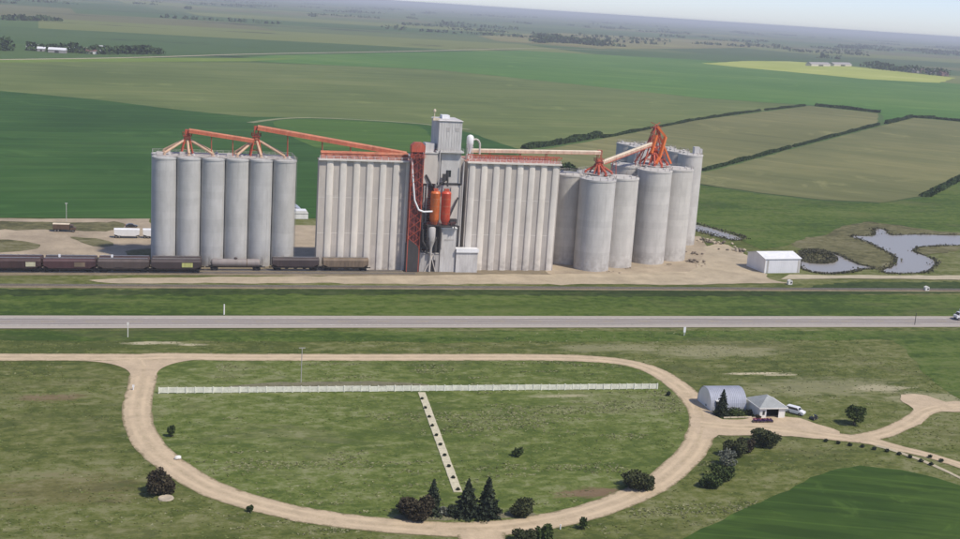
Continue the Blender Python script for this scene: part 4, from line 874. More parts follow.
# --- headhouse tower
hh = thing('headhouse_tower', 'tall grey headhouse tower with stepped top between the striped blocks', 'tower', (105, 428, 0))
def hp(name, a, mat, *bx):
    mb = MB()
    for b in bx: mb.span(b[0] - 105, b[1] - 105, b[2] - 428, b[3] - 428, b[4], b[5])
    return part(name, mb, MT[mat], a)
hp('core', hh, 'conc_panel', (95.3, 114.8, 432.5, 446, 0, 40.2))
hp('shaft', hh, 'greysteel', (103.9, 112.6, 429.2, 441, 16, 43.0))
hp('facade_panel', hh, 'palesteel', (105.2, 112.0, 428.9, 429.19, 32, 43.0))
up = hp('upper_house', hh, 'palesteel', (103.5, 112.0, 428.2, 440.0, 43.6, 54.3))
hp('ledge', hh, 'palesteel', (102.8, 113.0, 427.2, 440.6, 43.05, 43.59))
mb = MB(); railing(mb, [(-2.1, -0.7), (7.9, -0.7)], 43.6, 1.0, 1.2, 0.05); part('ledge_railing', mb, MT['greysteel'], hh)
rf = MB(); rf.add([(-1.9, -0.2, 54.3), (7.4, -0.2, 54.3), (7.4, 12.4, 54.3), (-1.9, 12.4, 54.3), (-1.3, 0.6, 54.65), (6.8, 0.6, 54.65), (6.8, 11.6, 54.65), (-1.3, 11.6, 54.65)],
    [(0, 1, 5, 4), (1, 2, 6, 5), (2, 3, 7, 6), (3, 0, 4, 7), (4, 5, 6, 7), (3, 2, 1, 0)]); rfo = part('roof', rf, MT['palesteel'], hh)
mb = MB(); mb.span(0.6, 3.4, 5, 8.5, 54.66, 55.9); part('roof_box', mb, MT['white'], rfo)
mb = MB()
for k in range(9): mb.span(-1.5 + 0.97 * k + .02, -1.5 + 0.97 * k + .10, 0.10, 0.2, 43.7, 54.2)
part('cladding_seam', mb, MT['palesteel'], up)['kind'] = 'stuff'
for x in (1.2, 4.6): mb = MB(); mb.span(x, x + 1.3, 0.11, 0.2, 50.6, 52.0); part('louvre', mb, MT['greysteel'], up)
hp('left_bay', hh, 'creamwall', (98.3, 103.3, 427.4, 437, 31.8, 42.6))
hp('left_bay_roof', hh, 'palesteel', (98.0, 103.45, 427.1, 437.2, 42.62, 43.0), (99.2, 102.6, 429.5, 434, 43.02, 46.0))
hp('recess', hh, 'greysteel', (96.0, 112.6, 431.5, 432.48, 0.2, 31.6))
hp('window', hh, 'glass', (107.2, 109.0, 428.8, 428.88, 34.2, 36.6))
hp('belt_course', hh, 'dark', (103.0, 113.0, 428.6, 429.1, 31.2, 31.9))
hp('lower_shaft', hh, 'greysteel', (104.0, 113.6, 428.6, 432.4, 16.4, 31.15))
hp('side_panel', hh, 'creamwall', (109.2, 112.6, 428.2, 428.59, 17, 30.5))
mb = MB(); mb.tube((-3.0, 2, 54.0), (-3.0, 2, 57.2), 0.18, 0.14, 8); mb.box((-2.2, 2, 54.6), (2.6, 0.9, 0.8)); mb.lathe((-3.0, 2, 57.0), [(0.1, 0), (0.5, .3), (0.5, .9), (0.05, 1.3)], 8); part('roof_stack', mb, MT['cream'], hh)
# red bucket elevator leg
lg = thing('elevator_leg', 'dark red bucket elevator leg standing against the tower', 'elevator leg', (95.6, 425.2, 0))
for k, x in enumerate((-1.6, -0.2, 1.2)):
    mb = MB(); mb.span(x - .55, x + .55, -0.5, 0.5, 0.3, 43.5)
    for z in np.arange(2, 43, 2.4): mb.span(x - .62, x + .62, -0.57, 0.57, z, z + .14)
    part('leg_casing', mb, MT['darkred'], lg)
mb = MB()
for z in np.arange(3, 42, 3.2):
    for s in (-1, 1): mb.bar((-2.3, s * 1.2, z), (2.0, s * 1.2, z + 3.2), 0.14, 0.14); mb.bar((2.0, s * 1.2, z), (-2.3, s * 1.2, z + 3.2), 0.14, 0.14)
for sx in (-2.3, 2.0):
    for s in (-1, 1): mb.bar((sx, s * 1.2, 0.2), (sx, s * 1.2, 44.5), 0.26, 0.26)
part('lattice', mb, MT['red'], lg)
mb = MB(); mb.prism([(-2.6, 43.4), (2.3, 43.4), (2.3, 45.6), (1.2, 46.7), (-1.4, 46.7), (-2.6, 45.6)], 'y', -1.5, 1.5); part('head', mb, MT['red'], lg)
mb = MB(); railing(mb, [(-2.8, -1.9), (2.4, -1.9)], 41.6, 1.1, 1, .06); mb.span(-2.8, 2.4, -1.9, -1.2, 41.45, 41.6); part('platform', mb, MT['red'], lg)
mb = MB(); mb.prism([(-2.6, 0.2), (2.4, 0.2), (2.4, 7.5), (1.0, 10.0), (-1.8, 12.0), (-2.6, 10)], 'y', -1.3, 1.3); part('boot', mb, MT['dark'], lg)
# pipes, ducts and bracing on the tower front
mb = MB()
for x, y, z0, z1, r in ((-5.9, -0.6, 7, 31, .28), (-4.8, -0.2, 17.6, 33, .35), (-0.9, -0.9, 17.6, 44, .22), (8.2, -0.6, 9, 40, .3), (-1.6, 0.6, 7, 43, .4)): mb.tube((x, y, z0), (x, y, z1), r, r, 8)
part('downpipe', mb, MT['greysteel'], hh, True)['kind'] = 'stuff'
mb = MB()
for k in range(9):
    z = 7.2 + 2.7 * k; mb.bar((-6.6, 1.2, z), (-2.2, 1.2, z + 2.7), .2, .2); mb.bar((-2.2, 1.2, z), (-6.6, 1.2, z + 2.7), .2, .2); mb.bar((-6.6, 1.2, z), (-1.2, 1.2, z), .22, .3)
for x in (-6.6, -2.2, -1.3): mb.bar((x, 1.2, 7), (x, 1.2, 44), .35, .35)
for z in (20.5, 24, 27.5): mb.box((-7.6, 0.2, z), (1.6, 1.2, .9))
part('bracing', mb, MT['darkred'], hh)['kind'] = 'stuff'
mb = MB()
for a, b in (((-1.6, -1.4, 30.5), (1.5, -1.4, 33.2)), ((2.4, -1.6, 31), (2.4, -.6, 36.5)), ((-3.2, -1.2, 31), (-5.6, -.9, 35)), ((3.5, -2, 20), (6.8, -.6, 27))): mb.tube(a, b, .32, .32, 8)
mb.box((1.6, -.5, 34.2), (1.8, 1.0, 2.4)); mb.box((-1.6, -1.2, 14.2), (1.6, 1.6, 4.0)); mb.box((-5.9, -1.2, 11.5), (2.0, 1.4, 6.0)); mb.box((-6.3, -1.0, 20.5), (1.5, 1.2, 5)); mb.box((-1.2, -2.6, 9.5), (1.2, 1.2, 4.0)); mb.box((5.0, -2.2, 18.6), (2.6, 1.4, 1.6))
part('duct', mb, MT['dark'], hh)['kind'] = 'stuff'
# white spout pipe
pp = MB(); pl_ = [(93.3, 424.6, 41.2), (94.2, 424.3, 33.0), (95.0, 423.9, 26.2), (96.6, 423.6, 22.8), (98.4, 423.4, 22.2), (101.6, 423.3, 22.4)]
for a, b in zip(pl_[:-1], pl_[1:]): pp.tube(a, b, 0.34, 0.34, 10)
tag(part('spout_pipe', pp, MT['white'], None, True), 'white bent spout pipe reaching the orange bins', 'pipe')
# two orange surge bins on a steel platform
for x, m_, lab in ((102.7, 'orange', 'orange surge bin fed by the white spout pipe'), (106.7, 'orangered', 'redder surge bin beside the orange one on the steel platform')):
    t = thing('surge_bin', lab, 'bin', (x, 424.6, 18.6), 0, 'surge bins on the tower front')
    mb = MB(); mb.lathe((0, 0, 0), [(1.0, -1.0), (1.66, 0.6), (1.72, 0.7), (1.72, 10.2), (1.78, 10.3), (1.4, 10.9), (0.3, 11.1)], 22); part('shell', mb, MT[m_], t, True)
    for z in (3, 5.6, 8.2):
        mb = MB(); mb.lathe((0, 0, z), [(1.74, 0), (1.74, .16)], 22); part('band', mb, MT['rust'], t, True)
    mb = MB(); mb.box((0, 0, 11.4), (1.6, 1.4, 0.9)); part('inlet', mb, MT['red'], t)
pf = thing('bin_platform', 'dark steel platform carrying the two orange surge bins', 'platform', (105, 424.8, 0))
mb = MB(); mb.span(-5.2, 5.2, -2.2, 2.2, 17.2, 17.5); part('deck', mb, MT['dark'], pf)
for x in (-4.9, -0.1, 4.9):
    for y in (-2.0, 2.0): mb = MB(); mb.bar((x, y, 7.05 if x < 0.4 else 16.3), (x, y, 17.2), 0.35, 0.35); part('post', mb, MT['dark'], pf)
mb = MB(); railing(mb, [(-5.2, -2.2), (5.2, -2.2), (5.2, 2.2)], 17.5, 1.1, 1.3, .06); part('railing', mb, MT['darkred'], pf)
mb = MB(); mb.bar((5.2, -1.8, 17.3), (6.6, -1.8, 17.3), 1.2, 0.3); mb.box((4.2, -1.2, 18.1), (1.5, 1.3, 1.1)); part('drive_box', mb, MT['dark'], pf)
# cyclone hopper
cy = thing('cyclone_hopper', 'cream cyclone hopper hanging below the orange bins', 'hopper', (101.8, 423.6, 7))
mb = MB(); mb.lathe((0, 0, 0), [(0.5, 0.1), (0.5, 2.0), (1.35, 4.6), (1.4, 4.7), (1.4, 9.4), (1.0, 9.9)], 20); part('shell', mb, MT['greysteel'], cy, True)
mb = MB()
for a in range(4): mb.bar((1.9 * math.cos(a * 1.57 + .8), 1.9 * math.sin(a * 1.57 + .8), 0.05), (1.8 * math.cos(a * 1.57 + .8), 1.8 * math.sin(a * 1.57 + .8), 6.0), 0.2, 0.2)
part('leg', mb, MT['dark'], cy)
mb = MB(); mb.tube((-1.2, -.4, 1.5), (-3.2, -.4, 4.5), .4, .4, 8); mb.tube((-3.2, -.4, 4.5), (-3.4, -.2, 9), .4, .4, 8); part('duct', mb, MT['dark'], cy, True)
# ground level sheds
def clad_shed(name, label, x0, x1, y0, y1, z1, mat, roofmat, seams=1.0):
    t = thing(name, label, 'shed', ((x0 + x1) / 2, y0, 0)); ox = (x0 + x1) / 2
    mb = MB(); mb.span(x0 - ox, x1 - ox, 0, y1 - y0, 0, z1); part('wall', mb, MT[mat], t)
    mb = MB(); mb.span(x0 - ox - .2, x1 - ox + .2, -0.25, y1 - y0, z1 + .005, z1 + .35); part('roof', mb, MT[roofmat], t)
    mb = MB()
    for x in np.arange(x0 - ox + .5, x1 - ox - .2, seams): mb.span(x, x + .07, -0.05, 0, 0.2, z1 - .1)
    part('cladding_seam', mb, MT[mat], t)['kind'] = 'stuff'; return t
t1 = clad_shed('tower_shed', 'tall pale clad shed at the foot of the tower', 105.6, 111.3, 424.6, 428.4, 16.0, 'palesteel', 'white')
mb = MB(); mb.span(-1.6, 1.9, -0.09, -0.02, 11.6, 12.2); mb.span(-2.8, -2.3, -.5, 0, 9, 16); part('louvre', mb, MT['greysteel'], t1)
t2 = clad_shed('loading_shed', 'low pale loading shed with white roof beside the tall tower shed', 111.5, 119.6, 423.9, 427.2, 8.4, 'palesteel', 'white')
mb = MB(); mb.span(-4.25, 4.25, -0.5, -0.26, 7.5, 8.9); part('fascia', mb, MT['white'], t2)
t3 = clad_shed('scale_shed', 'grey shed under the cyclone hopper at the tower foot', 97.6, 105.4, 424.9, 431.0, 6.6, 'greysteel', 'greysteel')
mb = MB(); mb.span(0.3, 2.6, -0.10, -0.02, 0.2, 4.4); part('door', mb, MT['dark'], t3)
mb = MB(); mb.bar((-1.5, -.6, 0.2), (1.6, -.6, 6.6), .3, .3); mb.bar((2.6, -.6, 0.2), (0.6, -.6, 6.6), .25, .25); mb.tube((0.3, -.8, 0.2), (0.5, -.8, 7.4), .35, .35, 8); part('stair', mb, MT['creamwall'], t3)
# white dust collector on the block roof
dc = thing('dust_collector', 'white dust collector with curved duct beside the tower top', 'dust collector', (117.3, 436, 39.85))
mb = MB(); mb.lathe((0, 0, 0), [(0.4, 2.2), (1.25, 5.6), (1.3, 5.7), (1.3, 8.2), (0.9, 8.8), (0.1, 9.1)], 16); part('shell', mb, MT['white'], dc, True)
mb = MB(); q = [(1.0, 0, 7.2), (2.2, 0, 7.5), (3.2, 0, 7.0), (3.8, 0, 5.8), (3.9, 0, 2.0)]
for a, b in zip(q[:-1], q[1:]): mb.tube(a, b, .35, .35, 8)
part('duct', mb, MT['creamwall'], dc, True)
mb = MB()
for s in (-1, 1): mb.bar((s, -1, 0), (s, -1, 5), .18, .18); mb.bar((s, 1, 0), (s, 1, 5), .18, .18)
mb.box((-.2, -.6, 1.0), (2.0, 1.6, 2.0)); part('frame', mb, MT['palesteel'], dc)

# ------------------------------------------------------------------ railway
def track(name, pts, label_z=0.12, ballast=True, zb=0.12):
    t = structure(bpy.data.objects.new(name, None)); C.objects.link(t)
    if ballast:
        m = MB()
        for (x0, y0), (x1, y1) in zip(pts[:-1], pts[1:]):
            m.add([(x0, y0 - 2.2, 0.05), (x1, y1 - 2.2, 0.05), (x1, y1 - 1.4, zb + .25), (x0, y0 - 1.4, zb + .25), (x0, y0 + 1.4, zb + .25), (x1, y1 + 1.4, zb + .25), (x1, y1 + 2.2, .05), (x0, y0 + 2.2, .05)],
                  [(0, 1, 2, 3), (3, 2, 5, 4), (4, 5, 6, 7)])
        part('ballast_bed', m, MT['ballast'], t)
    rz = zb + (0.27 if ballast else 0.02)
    for s in (-0.72, 0.72):
        m = MB()
        for (x0, y0), (x1, y1) in zip(pts[:-1], pts[1:]): m.bar((x0, y0 + s, rz + .14), (x1, y1 + s, rz + .14), 0.09, 0.16)
        part('rail', m, MT['steel'], t)
    sl = MB()
    for (x0, y0), (x1, y1) in zip(pts[:-1], pts[1:]):
        n = int((x1 - x0) / 0.75)
        for i in range(n): f = i / n; sl.box((x0 + (x1 - x0) * f, y0 + (y1 - y0) * f, rz + .01), (0.24, 2.5, 0.09))
    part('sleepers', sl, MT['wood'], t)['kind'] = 'stuff'
    return rz + 0.22
track('rail_track', [(x, 400.8 - 0.015 * x) for x in range(-200, 441, 80)])
RZ = track('rail_track', [(x, 420.0) for x in (-180, -60, 96)], zb=0.10)
track('rail_track', [(x, 424.3) for x in (-180, -60, 92)], zb=0.10)

MT['car_brown'] = solid('railcar_brown', (0.060, 0.030, 0.028), 0.6, 0, 0.35, 0.35, False, (0.045, 0.03, 0.03, 1))
MT['car_plum'] = solid('railcar_plum', (0.075, 0.033, 0.036), 0.6, 0, 0.35, 0.35, False, (0.06, 0.035, 0.035, 1))
MT['car_grey'] = solid('railcar_grey', (0.085, 0.062, 0.056), 0.6, 0, 0.3, 0.35, False, (0.06, 0.045, 0.045, 1))
MT['car_black'] = solid('railcar_dark', (0.055, 0.038, 0.038), 0.6, 0, 0.3, 0.35)
MT['car_tan'] = solid('railcar_tan', (0.19, 0.14, 0.095), 0.7, 0, 0.35, 0.5, False, (0.09, 0.06, 0.05, 1))
MT['car_white'] = solid('railcar_white', (0.27, 0.235, 0.22), 0.6, 0, 0.25, 0.35, False, (0.27, 0.2, 0.18, 1))
MT['panelc'] = solid('cream_panel', (0.55, 0.52, 0.36), 0.6, 0, 0.25, 1.2)
MT['panely'] = solid('yellow_panel', (0.45, 0.46, 0.16), 0.6, 0, 0.3, 1.2)
wheel_m = MB().tube((0, -0.07, 0), (0, 0.07, 0), 0.46, 0.46, 16).mesh('wheel')
def bogie(root, x, z):
    b = MB()
    for s in (-1, 1): b.box((0, s * 1.0, 0.5), (2.2, 0.22, 0.32)); b.box((0, s * 1.0, 0.72), (0.7, 0.26, 0.2))
    b.box((0, 0, 0.62), (0.4, 2.0, 0.35)); bo = part('bogie', b, MT['black'], root, loc=(x, 0, z))
    for wx in (-0.85, 0.85):
        for s in (-0.72, 0.72): link('wheel', wheel_m, MT['black'], bo, (wx, s, 0.46))
def ends(root, half, mat):
    for s in (-1, 1):
        m = MB(); m.box((s * (half + .35), 0, 0.95), (0.7, 0.35, 0.28)); m.box((s * (half + .75), 0, 0.95), (0.25, 0.3, 0.4)); part('coupler', m, MT['black'], root)
        m = MB()
        for y in (-1.25, 1.25): m.bar((s * (half - .05), y, 1.1), (s * (half - .05), y, 4.3), .07, .07); m.bar((s * (half - .5), y, 1.1), (s * (half - .5), y, 4.3), .07, .07)
        for z in np.arange(1.4, 4.2, .42): m.bar((s * (half - .05), -1.25, z), (s * (half - .5), -1.25, z), .05, .05)
        part('ladder', m, MT[mat], root)['kind'] = 'stuff'
def hopper_car(label, x, y, mat, panels=(), half=8.3):
    t = thing('hopper_car', label, 'rail car', (x, y, RZ), 0, 'covered hopper cars on the sidings')
    st = [(-half + .15, 1.9), (-half + .9, 1.7), (-half + 1.9, 1.15), (half - 1.9, 1.15), (half - .9, 1.7), (half - .15, 1.9)]
    m = MB(); vs = []; k = 10
    for px, zb in st:
        vs += [(px, -1.1, zb), (px, -1.52, zb + .35), (px, -1.55, 3.75), (px, -1.15, 4.35), (px, -.5, 4.55), (px, .5, 4.55), (px, 1.15, 4.35), (px, 1.55, 3.75), (px, 1.52, zb + .35), (px, 1.1, zb)]
    fs = [tuple(range(9, -1, -1)), tuple(range(50, 60))]
    for i in range(5): fs += [(i * k + j, i * k + (j + 1) % k, (i + 1) * k + (j + 1) % k, (i + 1) * k + j) for j in range(k)]
    m.add(vs, fs); body = part('body', m, MT[mat], t)
    m = MB()
    for px in np.arange(-half + 1.4, half - 1, 1.28):
        zb = 1.5 if abs(px) < half - 1.9 else 1.9
        for s in (-1, 1): m.box((px, s * 1.585, (zb + 3.75) / 2), (0.11, 0.09, 3.75 - zb))
    part('side_rib', m, MT[mat], t)['kind'] = 'stuff'
    m = MB(); m.box((0, 0, 4.63), (half * 2 - 1.0, 0.9, 0.06)); part('running_board', m, MT['steel'], t)
    for px in np.arange(-half + 1.8, half - 1, 2.3):
        h_ = MB(); h_.lathe((px, 0.75, 4.42), [(0.4, 0), (0.4, .16), (0.05, .22)], 8); part('roof_hatch', h_, MT[mat], t)
    for px in (-3.1, 0, 3.1):
        h_ = MB(); h_.box((px, 0, 0.85), (2.3, 2.3, 0.75)); h_.v[-8:-4] = [(px + (vx - px) * .35, vy * .45, vz) for vx, vy, vz in h_.v[-8:-4]]; part('hopper_chute', h_, MT[mat], t)
    m = MB(); m.box((0, 0, 1.1), (half * 2, 0.5, 0.3))
    for s in (-1, 1): m.box((0, s * 1.45, 1.12), (half * 2, 0.12, 0.22))
    part('sill', m, MT['black'], t)
    for s in (-1, 1): bogie(t, s * (half - 1.9), 0)
    ends(t, half, mat)
    for px, wd, pm_ in panels:
        h_ = MB(); h_.box((px, -1.66, 2.75), (wd, 0.05, 1.5)); part('lettering_panel', h_, MT[pm_], t)
    return t
def tank_car(label, x, y, mat, half=9.2):
    t = thing('tank_car', label, 'rail car', (x, y, RZ))
    m = MB(); n = 20; L_ = half - .7
    prof = [(-L_, .2), (-L_ + .12, .8), (-L_ + .45, 1.25), (-L_ + .9, 1.38), (L_ - .9, 1.38), (L_ - .45, 1.25), (L_ - .12, .8), (L_, .2)]
    vs = [(px, r * math.cos(2 * math.pi * i / n), 2.45 + r * math.sin(2 * math.pi * i / n)) for px, r in prof for i in range(n)]
    m.add(vs, [tuple(range(n - 1, -1, -1)), tuple(range(7 * n, 8 * n))] + [(a * n + i, a * n + (i + 1) % n, (a + 1) * n + (i + 1) % n, (a + 1) * n + i) for a in range(7) for i in range(n)])
    part('tank', m, MT[mat], t, True)
    m = MB(); m.lathe((0, 0, 3.7), [(0.6, 0), (0.6, .55), (0.05, .7)], 12); part('dome', m, MT['car_grey'], t)
    m = MB(); m.box((0, 0, 1.0), (half * 2, 0.6, 0.3)); m.box((-half + .8, 0, 1.25), (1.4, 2.6, .2)); m.box((half - .8, 0, 1.25), (1.4, 2.6, .2)); part('sill', m, MT['black'], t)
    m = MB(); m.lathe((0, 0, 0), [(1.4, 0), (1.4, .3)], 20, False, False); m.v = [(vz + 3.6, vx, vy + 2.45) for vx, vy, vz in m.v] ; part('rust_band', m, MT['car_tan'], t)
    for s in (-1, 1): bogie(t, s * (half - 2), 0)
    ends(t, half, 'car_grey'); return t
hopper_car('plum brown hopper car with a square cream panel, last of the string', -38.4, 420.0, 'car_brown', [(5.0, 3.0, 'panelc')])
hopper_car('plum hopper car with a faded cream panel, second from the string end', -21.3, 420.0, 'car_plum', [(3.2, 3.4, 'car_tan')])
hopper_car('grey brown hopper car without side panel in the near string', -4.2, 420.0, 'car_grey', [(-1.5, 3.0, 'car_grey')])
hopper_car('dark hopper car with a yellow panel in front of the silo bank', 12.9, 420.0, 'car_black', [(3.6, 3.6, 'panely')])
for i, x in enumerate((-38.0, -20.9, -3.8, 13.2)):
    hopper_car('dark hopper car mostly hidden behind the near string', x, 424.3, ('car_brown', 'car_black', 'car_brown', 'car_black')[i])
tank_car('dusty pale tank car at the foot of the silo bank', 33.0, 424.3, 'car_white')
hopper_car('dark grey brown hopper car next to the pale tank car', 53.6, 424.3, 'car_black', (), 8.2)
hopper_car('tan weathered hopper car parked against the striped annex', 71.2, 424.3, 'car_tan', (), 8.2)
mb = MB()
for k in range(2):
    t = thing('crossing_post', ('white crossing post behind the hopper car with the faded cream panel', 'white crossing post behind the grey brown hopper car')[k], 'post', ((-24.6, -7.9)[k], 422.2, 0.1), 0, 'white posts between the sidings')
    m = MB(); m.tube((0, 0, 0), (0, 0, 5.4), 0.16, 0.14, 8); part('post', m, MT['white'], t)
    m = MB(); m.box((0, 0, 5.4), (0.7, 0.3, 0.9)); part('head', m, MT['white'], t)

# ------------------------------------------------------------------ vehicles
MT['carwhite'] = solid('white_car_paint', (0.78, 0.78, 0.78), 0.25, 0, 0.06)
MT['truckbrown'] = solid('brown_truck_paint', (0.12, 0.075, 0.05), 0.5, 0, 0.25)
MT['cardark'] = solid('dark_car_paint', (0.03, 0.03, 0.035), 0.3, 0, 0.15)
MT['lamp'] = solid('lamp_lens', (0.6, 0.58, 0.5), 0.2, 0, 0.05)
MT['tail'] = solid('tail_lens', (0.35, 0.02, 0.02), 0.3, 0, 0.05)
tyre_m = MB().tube((0, -0.12, 0), (0, 0.12, 0), 0.36, 0.36, 16).mesh('tyre'); rim_m = MB().tube((0, -0.13, 0), (0, 0.13, 0), 0.2, 0.2, 10).mesh('rim')
def wheels(root, xs, w, r=0.36):
    for x in xs:
        for s in (-1, 1):
            o = link('wheel', tyre_m, MT['tyre'], root, (x, s * w, r), 0, (r / .36, 1, r / .36)); link('rim', rim_m, MT['steel'], o)
def auto(name, label, cat, loc, rz, mat, kind='van'):
    t = thing(name, label, cat, loc, rz)
    if kind == 'van':
        lower = [(-2.4, .35), (2.35, .35), (2.42, .75), (2.3, 1.0), (-2.42, 1.05)]; cab = [(-2.38, 1.05), (2.25, 1.0), (1.25, 1.25), (0.75, 1.85), (-2.1, 1.88), (-2.35, 1.6)]
        win = [(-2.0, 1.2), (1.05, 1.2), (0.68, 1.72), (-2.0, 1.74)]
    else:
        lower = [(-2.25, .3), (2.2, .3), (2.25, .7), (1.2, .9), (-2.0, .95), (-2.25, .8)]; cab = [(-1.9, .93), (1.1, .9), (0.4, 1.42), (-1.1, 1.45)]; win = [(-1.5, .98), (.75, .96), (.3, 1.34), (-1.0, 1.36)]
    m = MB(); m.prism(lower, 'y', -.93, .93); part('body', m, mat, t)
    m = MB(); m.prism(cab, 'y', -.86, .86); part('cabin', m, mat, t)
    for s in (-1, 1): m = MB(); m.prism(win, 'y', s * .862, s * .875); part('window', m, MT['glass'], t)
    x1, z1 = cab[2] if kind == 'van' else cab[1]; x2, z2 = cab[3] if kind == 'van' else cab[2]
    m = MB(); m.add([(x1 + .02, -.75, z1 + .04), (x1 + .02, .75, z1 + .04), (x2 + .04, .68, z2 - .06), (x2 + .04, -.68, z2 - .06)], [(0, 1, 2, 3)]); part('windscreen', m, MT['glass'], t)
    if kind == 'van': m = MB(); m.add([(-2.43, -.7, 1.2), (-2.43, .7, 1.2), (-2.27, .65, 1.72), (-2.27, -.65, 1.72)], [(0, 1, 2, 3)]); part('rear_window', m, MT['glass'], t)
    for s in (-1, 1):
        m = MB(); m.box((2.36, s * .68, .72), (.14, .32, .18)); part('headlight', m, MT['lamp'], t); m = MB(); m.box((-2.38, s * .74, .85), (.12, .2, .35)); part('tail_light', m, MT['tail'], t)
    wheels(t, (-1.45, 1.45), .84); return t
mi = P['misc']
auto('parked_van', 'white van parked on the grass beside the garage', 'van', (159.6, 263.4, 0.03), R(-52), MT['carwhite'])
auto('parked_car', 'dark car parked behind the white trailers in the yard', 'car', (-2.0, 503.0, 0.18), R(4), MT['cardark'], 'car')
def truck(name, label, loc, rz, cabmat, boxmat, ln=6.0, boxh=1.8, roof=None):
    t = thing(name, label, 'truck', loc, rz)
    m = MB(); m.prism([(0, .8), (2.0, .8), (2.0, 1.7), (1.2, 1.8), (.95, 2.7), (0, 2.75)], 'y', -1.1, 1.1); part('cab', m, cabmat, t)
    m = MB(); m.add([(2.02, -.95, 1.75), (2.02, .95, 1.75), (1.0, .9, 2.62), (1.0, -.9, 2.62)], [(0, 1, 2, 3)]); m.v = [(x - (.78 if z < 2 else 0) + .02, y, z + .08 * (z < 2)) for x, y, z in m.v]; part('windscreen', m, MT['glass'], t)
    for s in (-1, 1): m = MB(); m.prism([(.1, 1.75), (1.1, 1.8), (.9, 2.5), (.1, 2.5)], 'y', s * 1.11, s * 1.125); part('window', m, MT['glass'], t)
    m = MB(); m.box((-ln / 2 + 1, 0, .85), (ln + 2, 1.0, .25)); part('chassis', m, MT['black'], t)
    m = MB(); m.span(-ln - .2, -.25, -1.22, 1.22, 1.05, 1.05 + boxh); part('box', m, boxmat, t)
    if roof: m = MB(); m.prism([(-1.25, 1.05 + boxh), (1.25, 1.05 + boxh), (0.6, 1.35 + boxh), (-.6, 1.35 + boxh)], 'x', -ln - .22, -.23); part('tarp', m, roof, t)
    m = MB()
    for x in np.arange(-ln + .2, -.4, .7):
        for s in (-1, 1): m.box((x, s * 1.25, 1.05 + boxh / 2), (.1, .06, boxh - .1))
    part('box_rib', m, boxmat, t)['kind'] = 'stuff'
    wheels(t, (1.1, -ln + 1.9, -ln + .8), 1.05, .5); return t
truck('grain_truck', 'brown grain truck with pale tarp standing in the dusty yard', (-24.6, 492.0, 0.19), R(-4), MT['truckbrown'], MT['truckbrown'], 6.2, 1.9, MT['cream'])
truck('highway_truck', 'white box truck driving along the highway', (272.6, hw_y(272) + 2.0, 0.2), R(178.7), MT['carwhite'], MT['carwhite'], 6.5, 2.6)
for i, (x, lab) in enumerate(((-3.6, 'white grain trailer parked clear of the silo bank'), (7.0, 'white grain trailer half hidden by the silo bank'))):
    t = thing('grain_trailer', lab, 'trailer', (x, 481.0, 0.19), R(-2), 'grain trailers in the yard')
    m = MB(); m.prism([(-4.6, 1.5), (-3.0, 1.0), (3.0, 1.0), (4.6, 1.5), (4.7, 3.3), (-4.7, 3.3)], 'y', -1.25, 1.25); part('hopper_body', m, MT['carwhite'], t)
    m = MB(); m.prism([(-1.28, 3.3), (1.28, 3.3), (.7, 3.65), (-.7, 3.65)], 'x', -4.72, 4.72); part('tarp', m, MT['white'], t)
    m = MB(); m.box((0, 0, .95), (9.2, .9, .22)); m.box((3.6, -.6, .5), (.15, .15, .9)); m.box((3.6, .6, .5), (.15, .15, .9)); part('chassis', m, MT['black'], t)
    wheels(t, (-3.9, -2.7), 1.0, .5)
# ride-on mower
t = thing('ride_on_mower', 'dark ride-on mower with yellow seat left on the grass near the van', 'mower', (162.2, 259.0, 0.03), R(30))
m = MB(); m.box((-.2, 0, .55), (1.7, .9, .45), 0, .85); m.box((.75, 0, .7), (.8, .8, .5), 0, .9); part('body', m, MT['cardark'], t)
m = MB(); m.box((-.45, 0, .95), (.55, .5, .14)); m.box((-.72, 0, 1.2), (.12, .5, .5)); part('seat', m, MT['panely'], t)
m = MB(); m.box((0.1, 0, .22), (1.2, 1.3, .18)); part('mower_deck', m, MT['black'], t); wheels(t, (-.7, .8), .55, .34)

# ------------------------------------------------------------------ buildings on the right
MT['whiteclad'] = solid('white_cladding', (0.74, 0.735, 0.76), 0.45, 0, 0.10, 0.3)
MT['quonset'] = solid('galvanised_arch', (0.46, 0.475, 0.53), 0.42, 0.25, 0.15, 0.35, False, (0.38, 0.39, 0.42, 1))
MT['shingle'] = solid('grey_green_roof', (0.33, 0.345, 0.34), 0.75, 0, 0.18, 0.6, False, (0.26, 0.275, 0.27, 1))
MT['offwhite'] = solid('off_white_wall', (0.76, 0.74, 0.69), 0.7, 0, 0.1, 0.5)
ws = thing('machine_shed', 'white gabled machine shed standing alone at the edge of the sandy pad', 'shed', (236.4, 425.0, 0.0), R(4))
m = MB(); m.add([(0, 0, 0), (16.0, 0, 0), (16, 13, 0), (0, 13, 0), (0, 0, 5.7), (16, 0, 5.7), (16, 13, 5.7), (0, 13, 5.7), (0, 6.5, 7.3), (16, 6.5, 7.3)], [(0, 1, 5, 4), (1, 2, 6, 9, 5), (2, 3, 7, 6), (3, 0, 4, 8, 7), (4, 5, 9, 8), (6, 7, 8, 9)]); part('wall', m, MT['whiteclad'], ws)
for a, b in ((-0.35, 6.5), (13.35, 6.5)):
    m = MB(); z0 = 5.68; vs = [(-.4, a, z0), (16.4, a, z0), (16.4, b, 7.36), (-.4, b, 7.36)]; vs += [(x, y, z + .16) for x, y, z in vs]
    m.add(vs, [(0, 1, 2, 3), (4, 5, 6, 7), (0, 1, 5, 4), (1, 2, 6, 5), (2, 3, 7, 6), (3, 0, 4, 7)]); rf = part('roof', m, MT['white'], ws)
